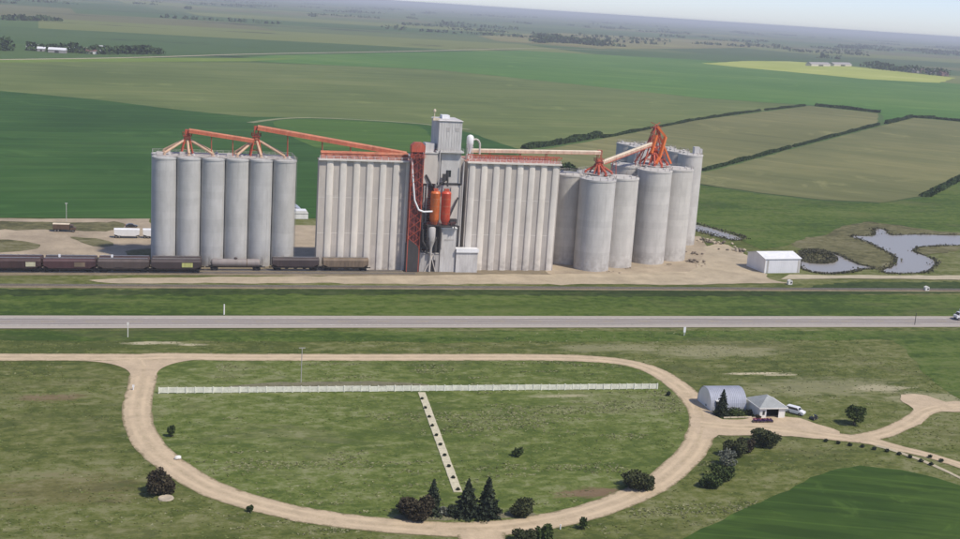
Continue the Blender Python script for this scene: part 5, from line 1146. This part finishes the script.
for x in (0.9, 14.9): m = MB(); m.span(x, x + .75, -.06, -.005, .1, 5.2); part('door_gap', m, MT['greysteel'], ws)
m = MB()
for x in np.arange(2.0, 14.6, .9): m.span(x, x + .06, -.05, -.005, .1, 5.6)
part('cladding_seam', m, MT['whiteclad'], ws)['kind'] = 'stuff'
for x in (0, 15.85): m = MB(); m.span(x, x + .18, -.07, -.005, 0, 5.7); part('corner_trim', m, MT['offwhite'], ws)
# quonset hut
q = thing('quonset_hut', 'blue grey arched quonset hut behind the lone spruce', 'hut', (138.2, 271.2, 0.0), R(-2.5))
def arch(r, h, n=18): return [(-r * math.cos(math.pi * i / n), h * math.sin(math.pi * i / n) ** 0.85) for i in range(n + 1)]
m = MB(); prof = arch(4.4, 5.0); k = len(prof); NX = 40
for i in range(NX + 1):
    e = 0.05 if i % 2 else 0.0; m.v += [(9.6 * i / NX, y * (1 + e * .4), z * (1 + e * .4)) for y, z in prof]
m.f = [(i * k + j, i * k + j + 1, (i + 1) * k + j + 1, (i + 1) * k + j) for i in range(NX) for j in range(k - 1)]; part('arched_roof', m, MT['quonset'], q)
for x in (0.12, 9.48): m = MB(); m.prism(arch(4.32, 4.9), 'x', x - .06, x + .06); part('end_wall', m, MT['offwhite'], q)
m = MB(); m.prism([(-1.5, 0.05), (1.5, .05), (1.5, 2.9), (-1.5, 2.9)], 'x', 9.55, 9.6); part('door', m, MT['greysteel'], q)
for x in (1.4,): m = MB(); m.span(x - .1, x + .9, -4.6, -3.3, .1, 2.6); part('dormer_door', m, MT['dark'], q)
m = MB(); m.span(1.2, 2.5, -4.5, -3.2, 2.62, 2.8); part('dormer_roof', m, MT['offwhite'], q)
# garage
gr = thing('garage', 'small white garage with grey hip roof and open door', 'garage', (148.2, 260.7, 0.0), R(-2))
m = MB()
for bx in ((0, 1.75, 0, .2, 0, 2.8), (5.1, 6.8, 0, .2, 0, 2.8), (1.75, 5.1, 0, .2, 2.35, 2.8), (0, .2, .2, 7.6, 0, 2.8), (6.6, 6.8, .2, 7.6, 0, 2.8), (.2, 6.6, 7.4, 7.6, 0, 2.8)): m.span(*bx)
part('wall', m, MT['offwhite'], gr)
m = MB(); m.span(.2, 6.6, .3, 7.3, .02, .08); m.span(.25, 6.5, 3.0, 7.2, .1, 2.6); part('interior_shade', m, MT['black'], gr)  # black floor and block paint the darkness inside the open door
m = MB(); e = .45; m.add([(-e, -e, 2.78), (6.8 + e, -e, 2.78), (6.8 + e, 7.6 + e, 2.78), (-e, 7.6 + e, 2.78), (3.1, 3.1, 4.75), (3.7, 4.5, 4.75)], [(0, 1, 4), (1, 2, 5, 4), (2, 3, 5), (3, 0, 4, 5), (3, 2, 1, 0)]); part('roof', m, MT['shingle'], gr)
m = MB(); m.bar((-e, -e, 2.72), (6.8 + e, -e, 2.72), .12, .24); m.bar((-e, -e, 2.72), (-e, 7.6 + e, 2.72), .12, .24); m.bar((6.8 + e, -e, 2.72), (6.8 + e, 7.6 + e, 2.72), .12, .24)
m.bar((6.8 + e, -e, 2.84), (3.4, 3.6, 4.82), .16, .1); part('fascia', m, MT['offwhite'], gr)
m = MB(); m.span(.75, 1.35, -.03, 0, .9, 2.0); part('window', m, MT['glass'], gr)
m = MB()
for bx in ((1.68, 1.76, -.04, .0, 0, 2.42), (5.09, 5.17, -.04, 0, 0, 2.42), (1.68, 5.17, -.04, 0, 2.36, 2.44)): m.span(*bx)
part('door_frame', m, MT['white'], gr)
# flower planter in front of the garage
MT['petal'] = foliage('pink_petals', (0.20, 0.04, 0.07, 1), (0.42, 0.12, 0.16, 1), (0.62, 0.34, 0.36, 1)); MT['petal2'] = foliage('purple_petals', (0.03, 0.02, 0.07, 1), (0.07, 0.04, 0.13, 1), (0.25, 0.12, 0.20, 1))
pt = thing('flower_planter', 'low planter of pink and purple flowers on the gravel before the garage', 'planter', (147.6, 257.8, 0.18), R(-3))
m = MB(); m.span(-2.6, 2.6, -.5, .5, 0, .35); part('trough', m, MT['wood'], pt)
for nm, mk, sx, n in (('pink_flowers', 'petal', 2.4, 260), ('purple_flowers', 'petal2', 2.5, 260)):
    p = np.column_stack([rng.uniform(-sx, sx, n), rng.uniform(-.5, .5, n) + (-.25 if mk == 'petal2' else .25), rng.uniform(.3, .75, n)]); v, f = leaf_quads(p, .24, rng); link(nm, np_mesh(nm, v, f), MT[mk], pt)
# low timber edging of the hut garden
t = thing('garden_edging', 'pale timber edging along the hut garden and gravel', 'edging', (138.9, 261.4, 0.13), R(-1))
for i in range(4): m = MB(); m.span(i * 1.9, i * 1.9 + 1.8, -.12, .12, 0, .28); part('beam', m, MT['cream'], t)

# ------------------------------------------------------------------ walks of concrete slabs
def slab_walk(name, a, b, width, ln, mat, z=0.06, seed=2):
    a = Vector(a); b = Vector(b); d = b - a; n = int(d.length / ln); ang = math.atan2(d.y, d.x); rnd = random.Random(seed)
    t = structure(bpy.data.objects.new(name, None)); C.objects.link(t); t.location = (a.x, a.y, z); t.rotation_euler = (0, 0, ang)
    L_ = d.length / n; me = MB().box((0, 0, 0), (L_ - .07, width, .14)).mesh('slab')
    for i in range(n): link('slab', me, mat, t, (L_ * (i + .5), rnd.gauss(0, .02), .05 + rnd.gauss(0, .008)), rnd.gauss(0, .003))
slab_walk('concrete_walk', (68.6, 286.6), (62.0, 223.2), 1.8, 1.62, MT['slab'], seed=4)
# long white board fence across the loop lawn
fa, fb = Vector(P['fence'][0]), Vector(P['fence'][1]); fd = fb - fa; NB = 60; FL_ = fd.length / NB
MT['fencewhite'] = solid('weathered_white_board', (0.84, 0.82, 0.70), 0.75, 0, 0.22, 0.8, False, (0.40, 0.38, 0.28, 1), (1, 1, 1))
fn = thing('board_fence', 'long pale board fence crossing the lawn inside the gravel loop', 'fence', (fa.x, fa.y, 0.05), math.atan2(fd.y, fd.x))
pmesh = MB().box((0, 0, .78), (.2, .2, 1.56)).mesh('post'); pm2 = MB().box((0, 0, .81), (.2, .2, 1.62)).mesh('post')
pan = MB()
for z in (.24, .52, .80, 1.08, 1.36): pan.box((FL_ / 2, 0, z), (FL_ - .21, .05, .235))
panm = pan.mesh('panel'); rnd_ = random.Random(5)
for i in range(NB + 1):
    link('post', pmesh if rnd_.random() < .75 else pm2, MT['fencewhite'], fn, (FL_ * i, 0, 0), rnd_.gauss(0, .03), (1.4, 1.4, 1.0) if i % 3 == 0 else None)
    if i < NB: link('panel', panm, MT['fencewhite'], fn, (FL_ * i, rnd_.gauss(0, .02), rnd_.gauss(0, .025)), rnd_.gauss(0, .006))

# ------------------------------------------------------------------ trees and shrubs
def blob_points(n, blobs):
    w_ = np.array([b[3] * b[4] * b[5] for b in blobs]) ** .7; w_ /= w_.sum(); idx = rng.choice(len(blobs), n, p=w_); B = np.array(blobs)[idx]
    d = rng.normal(size=(n, 3)); d /= np.linalg.norm(d, axis=1)[:, None]; r = rng.uniform(.3, 1.12, n) ** .6
    p = B[:, :3] + d * r[:, None] * B[:, 3:6]; p[:, 2] = np.maximum(p[:, 2], .08); return p
def bush(label, x, y, wd, h, mat, n=900, leaf=.34, name='shrub', group=None, lumps=9, cat='shrub', stem=True, rot=0.0):
    t = thing(name, label, cat, (x, y, 0.03), rot, group); r = wd / 2
    bl = [(0, 0, h * .42, r * .72, r * .66, h * .42)]
    for i in range(lumps):
        a = rng.uniform(0, 6.28); q = r * rng.uniform(.35, .72); s = rng.uniform(.26, .46)
        bl.append((q * math.cos(a), q * math.sin(a) * .9, h * rng.uniform(.25, .78), r * s, r * s, h * s * .62))
    v, f = leaf_quads(blob_points(n, bl), leaf, rng); link('crown', np_mesh('crown', v, f), MT[mat], t)
    if stem:
        m = MB()
        for i in range(5):
            a = rng.uniform(0, 6.28); m.tube((0.1 * math.cos(a), .1 * math.sin(a), 0), (r * .5 * math.cos(a), r * .5 * math.sin(a), h * .62), .07 + .01 * h, .03, 5)
        part('trunk', m, MT['bark'], t)
    return t
def spruce(label, x, y, h, r, name='spruce_tree', n=1500, leaf=.42, mat='lf_spruce', group=None):
    t = thing(name, label, 'tree', (x, y, 0.03), rng.uniform(0, 6), group)
    zz = 1 - np.sqrt(rng.uniform(0, 1, n)); tiers = max(6, int(h * 1.5)); saw = (zz * tiers) % 1.0
    a = rng.uniform(0, 6.28, n); lob = 0.74 + .26 * np.sin(a * 5 + np.floor(zz * tiers) * 2.1) + .12 * np.sin(a * 2 + zz * 9) + rng.normal(0, .12, n)
    rad = r * (1 - zz) ** .9 * (1.15 - .6 * saw) * lob * rng.uniform(.35, 1.0, n) ** .45
    z = h * (.05 + .95 * zz) - rad * .16
    p = np.column_stack([rad * np.cos(a), rad * np.sin(a), np.maximum(z, .06)])
    v, f = leaf_quads(p, leaf, rng); link('crown', np_mesh('crown', v, f), MT[mat], t)
    m = MB().tube((0, 0, 0), (0, 0, h * .97), .05 + h * .022, .02, 7); part('trunk', m, MT['bark'], t); return t
b_ = P['bushes']
bush('lone dark brownish shrub hugging the outer curve of the gravel loop', b_[0][0], b_[0][1], 6.0, 5.2, 'lf_red', 2600, .36)
m = MB(); m.lathe((0, 0, 0), [(1.5, 0), (1.4, .22), (0.1, .26)], 12); tag(part('stone_ring', m, MT['palestone'], None, loc=(5.6, 226.5, 0.05)), 'flat pale stone lying before the lone brownish shrub', 'stone')
bush('broad brownish shrub at the end of the tree group by the loop road', b_[1][0], b_[1][1], 6.8, 4.4, 'lf_red', 2600, .36)
bush('olive shrub tucked behind the broad brownish shrub', 49.4, 214.0, 4.2, 3.4, 'lf_mix', 1000, .34)
spruce('slim spruce between the broad brownish shrub and the slab path', b_[2][0], b_[2][1], 7.2, 2.1, n=2000)
bush('silvery low shrub at the foot of the slim spruce', b_[3][0], b_[3][1], 2.6, 1.7, 'lf_grey', 500, .28)
bush('dark green shrub at the end of the slab path', b_[25][0], b_[25][1], 3.4, 2.6, 'lf_spruce', 900, .3)
spruce('broad dark spruce beside the end of the slab path', b_[4][0], b_[4][1], 7.4, 3.0, n=3200)
spruce('tallest dark spruce of the group by the loop road', b_[5][0], b_[5][1], 8.0, 3.0, n=3400)
bush('low dark shrub between the two broad spruces', 62.8, 211.0, 3.0, 2.6, 'lf_spruce', 800, .3)
bush('bronze green shrub just past the tallest spruce', b_[6][0], b_[6][1], 5.8, 3.2, 'lf_mix', 1800, .34)
bush('wide dark bronze shrub on the inner curve of the loop near the hut side', b_[7][0], b_[7][1], 8.2, 3.6, 'lf_mix', 3000, .34)
bush('wide bronze shrub mound along the gravel opposite the garage', b_[8][0], b_[8][1], 8.2, 4.0, 'lf_mix', 2600, .36)
bush('large bronze shrub between the silvery shrub and the garage mound', b_[9][0], b_[9][1], 6.6, 4.0, 'lf_mix', 2200, .36)
bush('small brownish shrub filling the gap before the bronze mound', 133.6, 239.0, 4.6, 3.2, 'lf_red', 1200, .34)
bush('silvery flowering shrub at the road junction', b_[10][0], b_[10][1], 4.6, 3.4, 'lf_grey', 900, .3)
bush('green shrub below the silvery flowering shrub', b_[12][0], b_[12][1], 6.0, 3.4, 'lf_green', 1800, .34)
bush('dark green shrub ending the row along the loop curve', b_[11][0], b_[11][1], 5.6, 3.2, 'lf_green', 1700, .34)
bush('bronze shrub on the corner where the exit road leaves the loop', b_[13][0] - 1.0, b_[13][1] - .6, 5.0, 2.6, 'lf_mix', 1300, .34)
bush('dark green shrub beside the corner bronze shrub of the exit road', b_[14][0], b_[14][1], 4.4, 3.0, 'lf_green', 1300, .34)
bush('small dark shrub inside the loop where it bends from the approach', b_[15][0], b_[15][1], 2.2, 3.0, 'lf_green', 700, .28)
bush('small green shrub alone in the middle of the loop lawn', b_[16][0], b_[16][1], 2.6, 2.2, 'lf_green', 600, .28)
bush('small green shrub with a red tip outside the loop', b_[17][0], b_[17][1], 2.0, 2.6, 'lf_green', 500, .26)
bush('tiny shrub on the outer edge of the loop road', b_[18][0], b_[18][1], 1.4, 1.5, 'lf_green', 300, .24)
bush('tiny dark shrub at the end of the long concrete walk', b_[19][0], b_[19][1], 1.3, 1.4, 'lf_spruce', 300, .22)
bush('low bronze shrub at the hut corner', b_[22][0] + .2, b_[22][1] - 2.5, 3.6, 1.4, 'lf_mix', 700, .28)
bush('dark climbing shrub against the hut wall', 139.0, 267.6, 1.8, 3.0, 'lf_spruce', 500, .26)
bush('low green hedge in the hut garden', 143.6, 263.8, 6.0, 1.2, 'lf_green', 1000, .28)
bush('dark shrub between the hut and the garage', 147.0, 263.2, 1.5, 1.8, 'lf_spruce', 400, .24)
bush('dark brownish shrub at the garage front corner', 147.6, 260.0, 1.7, 1.3, 'lf_red', 400, .22)
spruce('lone spruce in front of the arched hut', b_[21][0] + .6, b_[21][1] + 1.0, 7.0, 2.3, n=2400, leaf=.3)
# broadleaf tree on the grass by the east fork
def tree(label, x, y, h, wd, mat, n=1800, leaf=.34):
    t = thing('broadleaf_tree', label, 'tree', (x, y, 0.03)); m = MB(); m.tube((0, 0, 0), (.1, 0, h * .45), .2, .13, 8); bl = []
    for i in range(8):
        a = i * .8 + rng.uniform(0, .5); q = wd * .5 * rng.uniform(.25, .75); z = h * rng.uniform(.42, .85); m.tube((.08, 0, h * .32), (q * math.cos(a), q * math.sin(a), z), .08, .03, 5)
        s = rng.uniform(.2, .34) * wd; bl.append((q * math.cos(a), q * math.sin(a), z, s, s, s * .75))
    part('trunk', m, MT['bark'], t); v, f = leaf_quads(blob_points(n, bl), leaf, rng); link('crown', np_mesh('crown', v, f), MT[mat], t); return t
tree('broadleaf tree standing alone on the grass before the east fork', 170.6, 254.2, 4.6, 4.6, 'lf_green')
# rows of small planted shrubs
def shrub_mesh(k):
    v, f = leaf_quads(blob_points(140, [(0, 0, .42, .5, .5, .42)]), .24, rng); return np_mesh('crown', v, f)
sm_ = [shrub_mesh(k) for k in range(3)]; stm = MB().tube((0, 0, 0), (0, 0, .5), .05, .03, 5).mesh('trunk')
for i, (x, y) in enumerate(P['walkshrubs']):
    t = thing('planted_shrub', 'small round dark shrub planted in the middle of the slab path', 'shrub', (x + .1, y, .12), i, 'shrubs down the middle of the slab path'); o = link('crown', sm_[i % 3], MT['lf_spruce'], t); link('trunk', stm, MT['bark'], t); t.scale = (.75, .75, .7)
for i, (x, y) in enumerate(P['kerbshrubs']):
    t = thing('planted_shrub', 'small round dark shrub in the row edging the east road', 'shrub', (x, y, .04), i, 'shrubs edging the east road'); link('crown', sm_[i % 3], MT['lf_mix'], t); link('trunk', stm, MT['bark'], t); t.scale = (.95, .95, .85)

# ------------------------------------------------------------------ posts, stones and small things
def stone_mesh(seed, mat):
    bm = bmesh.new(); bmesh.ops.create_icosphere(bm, subdivisions=2, radius=1.0); r = random.Random(seed)
    off = Vector((r.uniform(0, 9), r.uniform(0, 9), 0))
    from mathutils import noise as mn
    for v in bm.verts: v.co *= 0.8 + 0.45 * mn.noise(v.co * 1.3 + off); v.co.z *= .7
    me = bpy.data.meshes.new('stone'); bm.to_mesh(me); bm.free(); me.materials.append(MT[mat]); return me
STN = [stone_mesh(k, 'stone') for k in range(4)] + [stone_mesh(9 + k, 'palestone') for k in range(3)]
ru = P['rubble']; labs = ['rubble heap beside the water channel bank', 'brown rubble heap next to the channel end', 'low rubble heap below the channel', 'pale rubble heap on the sandy pad towards the machine shed', 'small rubble heap nearest the machine shed', 'rubble heap against the far silo group', 'dark rubble heap at the foot of the far silos', 'scattered stones at the foot of the tall silo', 'low stones between the two silo groups', 'loose stones before the tall silo', 'loose stones at the foot of the low silo', 'stones on the dirt beside the far silos']
for k, (x, y) in enumerate(ru):
    t = thing('rubble_heap', labs[k], 'rubble', (x, y, 0.05), 0, 'rubble heaps around the silos'); r = random.Random(k); n = 16 if k < 7 else 8
    for i in range(n):
        s = r.uniform(.3, .85) * (1.0 if k < 7 else .55); o = link('stone', STN[r.randrange(4 if k in (1, 5, 6) else 7)], None, t, (r.gauss(0, 2.0), r.gauss(0, 1.0), s * .35 + max(0, r.gauss(.2, .3)) * (k < 7)), r.uniform(0, 6), (s * r.uniform(.8, 1.3), s, s))
def post(name, label, x, y, h, mat, r=.12, head=None, cat='post', z=.05):
    t = thing(name, label, cat, (x, y, z)); m = MB(); m.tube((0, 0, 0), (0, 0, h), r, r * .85, 8); part('post', m, MT[mat], t)
    if head: m = MB(); m.box((0, 0, h - head[2] / 2), head); part('plate', m, MT[mat], t)
    return t
post('marker_post', 'pale roadside post on the far verge of the highway', 25.3, 364.6, 3.2, 'offwhite', .22)
post('marker_post', 'thin pale post on the near verge above the pale bare streak', -2.2, 340.6, 4.2, 'offwhite', .12, (.5, .2, .7))
post('road_sign', 'white roadside sign on the near highway verge', 162.4, 336.6, 2.7, 'white', .12, (.75, .15, 1.7), 'sign')
post('marker_post', 'dark thin post at the highway edge', 250.8, 346.6, 4.2, 'dark', .12)
post('marker_post', 'short white post beside the loop entrance', -0.6, 293.4, 1.3, 'white', .14, (.5, .3, .6))
post('lamp_post', 'tall thin pale lamp post at the far side of the yard', -27.2, 513.5, 7.5, 'palesteel', .12, (1.0, .3, .3), 'lamp post', .18)
post('utility_pole', 'thin grey utility pole inside the loop above the long walk', 39.9, 297.0, 9.0, 'greysteel', .11, (1.6, .14, .16), 'pole')
post('marker_post', 'small white post in the grass below the loop', 76.9, 203.6, 1.0, 'white', .13)
o = link('white_boulder', STN[4].copy(), None, None, (8.4, 246.6, .45), .4, (.85, .7, .8)); o.data.materials.clear(); o.data.materials.append(MT['offwhite']); tag(o, 'white painted boulder on the inner edge of the gravel loop', 'boulder')
for (x, y, lab) in ((236.8, 405.6, 'white rail cabinet with a round dark vent beside the machine shed track'), (289.1, 395.4, 'small white rail cabinet in the ditch grass by the pond')):
    t = thing('rail_cabinet', lab, 'cabinet', (x, y, .05)); m = MB(); m.box((0, 0, .8), (1.7, 1.1, 1.5)); m.prism([(-.95, 1.55), (.95, 1.55), (0, 1.95)], 'y', -.62, .62); part('housing', m, MT['offwhite'], t)
    m = MB(); m.tube((.3, -.56, .85), (.3, -.6, .85), .36, .36, 12); part('vent', m, MT['black'], t)
m = MB(); m.box((0, 0, 1.2), (6.0, 5.0, 2.4)); m.prism([(-3.2, 2.4), (3.2, 2.4), (2.4, 3.6), (-2.4, 3.6)], 'y', -2.7, 2.7)
t = thing('yard_shed', 'white shed standing in the gap between the silo bank and the annex', 'shed', (68.5, 530, 0.2)); part('wall', m, MT['white'], t)
m = MB(); m.prism([(-8 * math.cos(a), 4.5 * math.sin(a)) for a in [math.pi * i / 14 for i in range(15)]], 'y', -6, 6); tag(part('arched_store', m, MT['quonset'], None, loc=(63.0, 541, 0.15)), 'blue grey arched store seen through the gap beside the annex', 'store')

# ------------------------------------------------------------------ distant farmsteads
MT['farwhite'] = solid('far_white_roof', (0.72, 0.72, 0.73), 0.6, 0, .1); MT['fargrey'] = solid('far_grey_roof', (0.36, 0.33, 0.32), 0.6, 0, .15); MT['farred'] = solid('far_brown_roof', (0.20, 0.11, 0.095), 0.7, 0, .15)
def farhouse(label, x, y, w_, d_, h, rmat, wmat, rz=0.0, group='distant farm buildings'):
    t = thing('farm_building', label, 'building', (x, y, 0.15), rz, group)
    m = MB(); m.box((0, 0, h / 2), (w_, d_, h)); part('wall', m, MT[wmat], t)
    m = MB(); m.prism([(-d_ / 2 - .4, h), (d_ / 2 + .4, h), (0, h + d_ * .28)], 'x', -w_ / 2 - .4, w_ / 2 + .4); part('roof', m, MT[rmat], t)
    m = MB(); m.span(-w_ * .12, w_ * .12, -d_ / 2 - .06, -d_ / 2 - .01, .1, h * .75); part('door', m, MT['dark'], t)
TL = ['white-roofed barn at the lane end of the distant farmstead', 'small white-roofed shed beside the farmstead barn', 'long white-roofed shed in the middle of the distant farmstead', 'white house behind the farmstead trees', 'grey-roofed shed in the distant farmstead', 'brown-roofed house among the farmstead trees', 'bright white-walled shed next to the dense windbreak']
TD = [(14, 12, 4, 'farwhite', 'white'), (10, 9, 3.5, 'farwhite', 'fargrey'), (22, 10, 4, 'farwhite', 'fargrey'), (14, 10, 4, 'farwhite', 'white'), (16, 10, 4, 'fargrey', 'fargrey'), (14, 10, 3.5, 'farred', 'offwhite'), (12, 10, 5, 'farwhite', 'white')]
for (x, y), lab, d in zip(P['townhouses'], TL, TD): farhouse(lab, x, y - 9, d[0], d[1], d[2], d[3], d[4], rng.uniform(-.2, .2))
FL = ['brown-roofed barn beyond the yellow field', 'grey shed beside the distant brown barn', 'brown machine shed of the far farm', 'grey grain store at the far farm', 'brown shed at the end of the far farm', 'long pale shed row behind the yellow field', 'second long pale shed behind the yellow field']
for i, ((x, y), lab) in enumerate(zip(P['farmsheds'], FL)):
    if i < 5: farhouse(lab, x, y - 30, 26, 16, 7, ('farred', 'fargrey')[i % 2], ('farred', 'fargrey')[i % 2], .3)
    else: farhouse(lab, x, y, 110, 16, 5, 'fargrey', 'creamwall', .6)

# ------------------------------------------------------------------ air
mb = MB(); mb.span(-44000, 44000, -44000, 44000, -1.0, 97.5)
hz = bpy.data.materials.new('haze_air'); hz.use_nodes = True; nt = hz.node_tree; nt.nodes.clear()
vo = nt.nodes.new('ShaderNodeVolumePrincipled'); vo.inputs['Color'].default_value = (0.90, 0.94, 1.0, 1); vo.inputs['Density'].default_value = HAZE; vo.inputs['Anisotropy'].default_value = 0.0
oo = nt.nodes.new('ShaderNodeOutputMaterial'); nt.links.new(vo.outputs[0], oo.inputs['Volume'])
h_ = part('haze', mb, hz); h_['kind'] = 'stuff'
